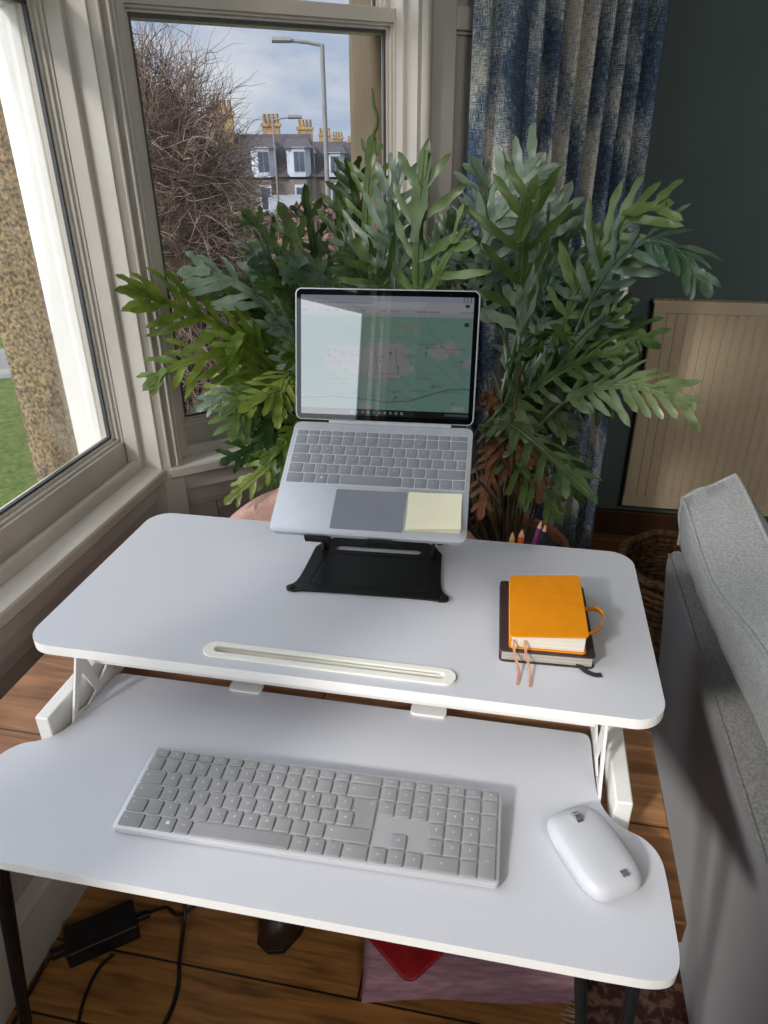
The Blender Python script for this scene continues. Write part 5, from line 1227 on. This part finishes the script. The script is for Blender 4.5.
def frond(B, C, T_, nl, ln, tone, tf, rnd):
    B, C, T_ = V(B), V(C), V(T_); mb = MB()
    Lf = (B - C).length + (C - T_).length; Nn = 44
    pts = [bez(B, C, T_, k / Nn) for k in range(Nn + 1)]
    tilt = rnd.uniform(-.35, .35)
    face = V((.15 + tilt, -.62, .72)).normalized() if tone != 2 else V((.1 + tilt * .5, -.66, .66)).normalized()
    def fr(k):
        tg = (pts[min(k + 1, Nn)] - pts[max(k - 1, 0)]).normalized(); sd = tg.cross(face)
        if sd.length < .15: sd = tg.cross(V((1, 0, .2)))
        sd.normalize(); nm = sd.cross(tg).normalized(); return tg, sd, nm
    # stalk
    mb.tube([pts[k] for k in range(0, Nn + 1, 2)], [.0030 * (1 - .8 * k / Nn) + .0006 for k in range(0, Nn + 1, 2)], 5, 1)
    def lobe(p, d, nm, L, w, twist, bend, side):
        n = 9; l, c, r = [], [], []; d = d.normalized(); sw = d.cross(nm).normalized(); q = p.copy(); ph = rnd.uniform(0, 6); wf = rnd.uniform(1.2, 2.2)
        for i in range(n + 1):
            u = i / n; prof = (.78 + .40 * math.sin(PI * u)) * (1 if u < .82 else math.sqrt(max(0.0, 1 - ((u - .82) / .18) ** 2)))
            ww = w * .5 * prof * (1 + .15 * math.sin(u * 15 + ph))
            dn = -bend * u * u * L; wav = .12 * w * math.sin(u * 2 * PI * wf + ph)
            pc = p + d * (L * u) + nm * (dn + .0) + sw * (side * .10 * L * u * u)
            l.append(pc - sw * ww + nm * (.22 * ww + wav)); c.append(pc - nm * .0); r.append(pc + sw * ww + nm * (.22 * ww - wav))
        vs = l + c + r; m_ = n + 1
        fs = [(i, i + 1, m_ + i + 1, m_ + i) for i in range(n)] + [(m_ + i, m_ + i + 1, 2 * m_ + i + 1, 2 * m_ + i) for i in range(n)]
        mb.add(vs, fs, 0)
    rt = V((PX + max(-.1, min(.1, (B.x - PX) * .4)) , PY + max(-.1, min(.1, (B.y - PY) * .6)), PZ + .215)); tg0 = (C - B).normalized()
    if B.z > rt.z + .02 and tone != 4: mb.tube([bez(rt, B - tg0 * (B - rt).length * .5, B, q / 10) for q in range(11)], [.0032] * 11, 5, 2)
    start = .30 if Lf > .35 else .12
    if tone == 4: start = .05
    # leafy web along the stalk
    k0 = int(Nn * start); l, r = [], []
    for k in range(k0, Nn + 1):
        tg, sd, nm = fr(k); u = (k - k0) / max(1, Nn - k0); w = .011 * min(1, u * 6) * (1 - .5 * u) + .002
        l.append(pts[k] - sd * w + nm * .001); r.append(pts[k] + sd * w + nm * .001)
    n = len(l); cc = [pts[k] + V((0, 0, 0)) for k in range(k0, Nn + 1)]
    mb.add(l + cc + r, [(i, i + 1, n + i + 1, n + i) for i in range(n - 1)] + [(n + i, n + i + 1, 2 * n + i + 1, 2 * n + i) for i in range(n - 1)], 0)
    for j in range(nl):
        u = start + (1 - start) * (j + .35) / (nl + .35); u = min(u, .985); k = int(u * Nn); tg, sd, nm = fr(k)
        pf = .62 + .55 * math.sin(PI * (.18 + .74 * j / max(1, nl - 1)))
        for s in (-1, 1):
            a = math.radians(rnd.uniform(50, 70) - 18 * j / nl); d = sd * s * math.sin(a) + tg * math.cos(a)
            kk = min(Nn, max(0, k + rnd.choice((0, 0, 1, -1))))
            lobe(pts[kk], d, nm, ln * pf * rnd.uniform(.95, 1.3), ln * rnd.uniform(.135, .18) + .002, 0, rnd.uniform(.0, .35), -s)
    tg, sd, nm = fr(Nn)
    lobe(pts[Nn] - tg * ln * tf * .75, tg, nm, ln * tf * .8 + .01, ln * .24 + .005, 0, .05, 0)
    return mb
m = MB(); P = catmull([(-.133, 1.02, 1.434), (-.131, 1.02, 1.462), (-.124, 1.02, 1.480), (-.124, 1.02, 1.498), (-.130, 1.02, 1.514), (-.132, 1.02, 1.529), (-.134, 1.02, 1.546)], 6); P = [p - V((PX, PY, PZ)) for p in P]
m.tube(P, [.0035 * math.sin(PI * (.08 + .9 * i / (len(P) - 1))) ** .6 + .0006 for i in range(len(P))], 6); obj('withered_frond_tip', m, M['hedge'], t, label='dark withered tip')
rnd = random.Random(9)
for B, C, T_, nl, ln, tone, tf in FRONDS:
    mb = frond(B, C, T_, nl, ln, tone, tf, rnd); mb.v = [(x - PX, y - PY, z - PZ) for x, y, z in mb.v]
    lm = M['leaf'][tone]; sm_ = M['stalk']
    obj('dry_frond' if tone == 4 else 'frond', mb, [lm, lm, sm_], t, ang=180, label='dry brown frond' if tone == 4 else ('yellow green frond' if tone == 2 else None))

# ------------------------------------------------------------------ under the desk
t = thing('power_adapter', 'black brick shaped power adapter on the floor boards by the baseboard', 'power adapter', (-.538, .152, 0), (0, 0, math.radians(38)))
m = MB(); m.box(-.069, .069, -.034, .034, 0, .042); obj('casing', m, M['black'], t, bevel=.004)
m = MB(); m.box(-.098, -.068, -.009, .009, .010, .028); obj('strain_relief', m, M['black'], t, bevel=.003)
m = MB(); m.box(.068, .094, -.007, .007, .012, .026); obj('strain_relief', m, M['black'], t, bevel=.003)
def cable(label, pts, r=.0032):
    p0 = V(pts[0]); t = thing('power_cable', label, 'cable', p0); m = MB(); m.tube([p - p0 for p in catmull(pts, 10)], r, 8); obj('lead', m, M['black'], t)
cable('black cable looping from the adapter under the desk across the boards', [(-.468, .207, .019), (-.44, .235, .008), (-.41, .225, .0055), (-.385, .245, .0055), (-.36, .285, .02), (-.335, .33, .12), (-.33, .40, .4), (-.33, .44, .60)], .0034)
cable('black cable hanging from the desk and running toward the viewer', [(-.395, .33, .55), (-.40, .30, .32), (-.395, .262, .12), (-.385, .215, .03), (-.365, .14, .006), (-.345, .09, .005), (-.34, .03, .005), (-.36, -.10, .005)], .004)
cable('thin black cable curving forward from beneath the adapter', [(-.50, .125, .0045), (-.515, .09, .004), (-.51, .03, .004), (-.48, -.05, .004), (-.44, -.16, .004)], .0032)
cable('black mains cable running from the adapter along the baseboard', [(-.612, .094, .019), (-.622, .078, .008), (-.622, .04, .005), (-.615, -.05, .005), (-.60, -.2, .005)], .004)

t = thing('boot', 'dark brown leather boot with its toe showing under the tray', 'boot', (-.185, .26, 0), (0, 0, math.radians(-8)))
m = MB(); R = []
for y, w, h, z0 in ((-.072, .008, .018, .014), (-.066, .026, .034, .012), (-.045, .038, .052, .012), (-.01, .045, .066, .012), (.04, .044, .085, .012), (.09, .040, .12, .012), (.14, .040, .16, .012), (.19, .040, .17, .012), (.205, .025, .15, .014)):
    R.append([(w * math.cos(a) , y, z0 + max(0, math.sin(a)) * h - (.004 if math.sin(a) < 0 else 0)) for a in [2 * PI * k / 28 for k in range(28)]])
m.rings(R); obj('upper', m, M['boot'], t, ang=70)
m = MB(); R = []
for z, e in ((0, 0), (.013, 0.0)):
    R.append([(x, y, z) for x, y in [(.0, -.078), (.03, -.066), (.047, -.02), (.046, .05), (.042, .13), (.044, .20), (.02, .213), (-.02, .213), (-.044, .20), (-.042, .13), (-.046, .05), (-.047, -.02), (-.03, -.066)]])
m.rings(R); obj('sole', m, M['black'], t, bevel=.003)
m = MB(); m.lathe([(.046, .13), (.050, .16), (.052, .30), (.049, .30), (.046, .16)], 24, (0, .145, 0)); obj('shaft', m, M['boot'], t)

# mauve folded blanket, rug with fringe, red tub
t = thing('folded_blanket', 'mauve knitted blanket folded flat on the floor boards', 'blanket', (.19, .335, 0), (0, 0, math.radians(10.5)))
def slabgrid(hx, hy, z0, h, nx, ny, wob, seed, mb, r=.02):
    rn = random.Random(seed); ph = [rn.uniform(0, 6) for _ in range(6)]; top = []; n = 0
    def ed(s, half): d = half - abs(s); return min(1, d / r) if d < r else 1
    R = []
    for j in range(ny + 1):
        y = -hy + 2 * hy * j / ny; R.append([])
        for i in range(nx + 1):
            x = -hx + 2 * hx * i / nx; e = min(ed(x, hx), ed(y, hy)); e = math.sqrt(max(0, 1 - (1 - e) ** 2))
            R[-1].append((x + .004 * math.sin(y * 20 + ph[3]), y + .004 * math.sin(x * 18 + ph[4]), z0 + h * (.25 + .75 * e) + wob * e * (math.sin(x * 14 + ph[0]) * math.sin(y * 17 + ph[1]) + .5 * math.sin(x * 31 + y * 23 + ph[2]))))
    vs = [p for row in R for p in row]; fs = [(j * (nx + 1) + i, j * (nx + 1) + i + 1, (j + 1) * (nx + 1) + i + 1, (j + 1) * (nx + 1) + i) for j in range(ny) for i in range(nx)]
    k = len(vs); lo = [(p[0], p[1], z0) for p in vs]
    border = [i for i in range(nx + 1)] + [(j + 1) * (nx + 1) - 1 for j in range(1, ny + 1)] + [ny * (nx + 1) + i for i in range(nx - 1, -1, -1)] + [j * (nx + 1) for j in range(ny - 1, 0, -1)]
    m0 = len(vs); vs2 = vs + [(vs[b][0], vs[b][1], z0) for b in border]; nbd = len(border)
    fs += [(border[a], m0 + a, m0 + (a + 1) % nbd, border[(a + 1) % nbd]) for a in range(nbd)]
    mb.add(vs2, fs)
m = MB()
slabgrid(.212, .165, 0, .022, 50, 36, .0008, 1, m, .012); slabgrid(.210, .163, .0205, .026, 50, 36, .0016, 2, m, .014)
obj('folded_layers', m, M['mauve'], t, ang=180)
m = MB(); ribbon([(.18, -.06, .049), (.205, -.10, .05), (.225, -.12, .03), (.228, -.125, .004)], .05, m, side=(.3, 1, 0)); obj('tie_strap', m, M['mauve'], t)

t = thing('rug', 'dark red patterned rug with white fringe beside the sofa', 'rug', (.95, -.55, 0))
m = MB(); m.box(-.535, .85, -1.2, .98, .0005, .008); obj('pile', m, M['rug'], t, bevel=.002)
m = MB(); rn = random.Random(3)
for k in range(420):
    y = -1.2 + 2.18 * k / 420; m.tube([(-.533, y, .004), (-.548 + rn.uniform(-.003, .003), y + rn.uniform(-.004, .004), .0045), (-.566 + rn.uniform(-.008, .008), y + rn.uniform(-.009, .009), .0018)], [.0016, .0013, .0007], 4)
fo = obj('fringe', m, M['fringe'], t); fo['kind'] = 'stuff'

t = thing('plastic_tub', 'red plastic tub standing upside down on the mauve blanket', 'tub', (.080, .283, .0485), (0, 0, math.radians(52)))
def tubring(h, e, z, r=.022): return [(x, y, z) for x, y in rrect(-h + e, h - e, -h + e, h - e, r, 6)]
m = MB(); m.rings([tubring(.093, .016, .004), tubring(.093, .018, .02), tubring(.093, .026, .105), tubring(.093, .030, .112), tubring(.093, .04, .115)]); obj('walls', m, M['red'], t, bevel=.0)
m = MB(); m.rings([tubring(.093, .0, .0), tubring(.093, -.003, .003), tubring(.093, -.003, .008), tubring(.093, .0, .0105), tubring(.093, .02, .0105), tubring(.093, .02, .0)], cap=False); obj('rim', m, M['red'], t)

# ------------------------------------------------------------------ camera
cam = bpy.data.cameras.new('camera'); co = bpy.data.objects.new('camera', cam); COL.objects.link(co)
yw, pt, rl = -.1939, .4783, .0076
f = V((math.sin(yw) * math.cos(pt), math.cos(yw) * math.cos(pt), -math.sin(pt))); r = V((math.cos(yw), -math.sin(yw), 0)); d = f.cross(r)
r2 = r * math.cos(rl) + d * math.sin(rl); d2 = -r * math.sin(rl) + d * math.cos(rl)
R = Matrix((r2, -d2, -f)).transposed().to_4x4(); R.translation = V((.2063, -.6195, 1.4498)); co.matrix_world = R
cam.sensor_fit = 'HORIZONTAL'; cam.sensor_width = 36; cam.lens = 36 * 714.26 / 768; cam.clip_start = .02; cam.clip_end = 500
S.camera = co

# ------------------------------------------------------------------ sky and light
w = bpy.data.worlds.new('sky'); S.world = w; w.use_nodes = True; N, L = w.node_tree.nodes, w.node_tree.links
tc = N.new('ShaderNodeTexCoord'); mp = N.new('ShaderNodeMapping'); mp.inputs['Scale'].default_value = (1, 1, 2.6); L.new(tc.outputs['Generated'], mp.inputs['Vector'])
n1 = N.new('ShaderNodeTexNoise'); n1.inputs['Scale'].default_value = 4.2; n1.inputs['Detail'].default_value = 7; n1.inputs['Roughness'].default_value = .55; n1.inputs['Distortion'].default_value = .3
L.new(mp.outputs[0], n1.inputs['Vector'])
cr = N.new('ShaderNodeValToRGB'); e = cr.color_ramp.elements
e[0].position = .28; e[0].color = rgb(148, 180, 224); e[1].position = .64; e[1].color = rgb(236, 240, 246)
x = e.new(.40); x.color = rgb(184, 199, 224); x = e.new(.50); x.color = rgb(212, 219, 233)
L.new(n1.outputs['Fac'], cr.inputs['Fac'])
# the sky is far brighter around the sun, which stands behind the photographer's left shoulder
dp = N.new('ShaderNodeVectorMath'); dp.operation = 'DOT_PRODUCT'; dp.inputs[1].default_value = V((-.52, -.72, .46)).normalized(); L.new(tc.outputs['Generated'], dp.inputs[0])
mr = N.new('ShaderNodeMapRange'); mr.interpolation_type = 'SMOOTHSTEP'; mr.inputs['From Min'].default_value = .05; mr.inputs['From Max'].default_value = .8; mr.inputs['To Min'].default_value = SKY; mr.inputs['To Max'].default_value = SKYSUN
wm = N.new('ShaderNodeMix'); wm.data_type = 'RGBA'; wm.inputs['B'].default_value = (.80, .82, .84, 1)
wr = N.new('ShaderNodeMapRange'); wr.inputs['From Min'].default_value = .1; wr.inputs['From Max'].default_value = .7; wr.inputs['To Max'].default_value = .7
L.new(dp.outputs['Value'], wr.inputs['Value']); L.new(wr.outputs[0], wm.inputs['Factor']); L.new(cr.outputs['Color'], wm.inputs['A'])
L.new(dp.outputs['Value'], mr.inputs['Value'])
bg = N['Background']; L.new(wm.outputs['Result'], bg.inputs['Color']); L.new(mr.outputs[0], bg.inputs['Strength'])

def sun(name, direction, strength, angle, color):
    l = bpy.data.lights.new(name, 'SUN'); l.energy = strength; l.angle = math.radians(angle); l.color = color
    o = bpy.data.objects.new(name, l); COL.objects.link(o); o.rotation_euler = V(direction).normalized().to_track_quat('-Z', 'Y').to_euler(); o.location = (-4, -2, 6)
sun('sun', (.80, 1.2, -.76), SUN, 6, (1.0, .96, .91))
sun('sky_fill_left', (.78, .10, -.55), SKYL, 70, (.86, .92, 1.0))  # added soft fill on top of the world sky, lifts the desk
sun('sky_fill_front', (.45, -.66, -.60), SKYF, 60, (.86, .92, 1.0))  # added soft fill from the front window side, rims the plants
l = bpy.data.lights.new('room_fill', 'AREA'); l.shape = 'DISK'; l.size = 1.1; l.energy = FILL; l.color = (1, .96, .92)  # unseen fill lamp added to brighten the radiator wall
o = bpy.data.objects.new('room_fill', l); COL.objects.link(o); o.location = (1.2, -1.5, 2.1); o.rotation_euler = V((.02, 1, -.40)).to_track_quat('-Z', 'Y').to_euler()

S.view_settings.view_transform = 'Standard'; S.view_settings.look = 'None'; S.view_settings.exposure = EXPO; S.view_settings.gamma = 1
S.cycles.max_bounces = 8; S.cycles.transparent_max_bounces = 16; S.cycles.use_denoising = True
S.cycles.sample_clamp_indirect = 6
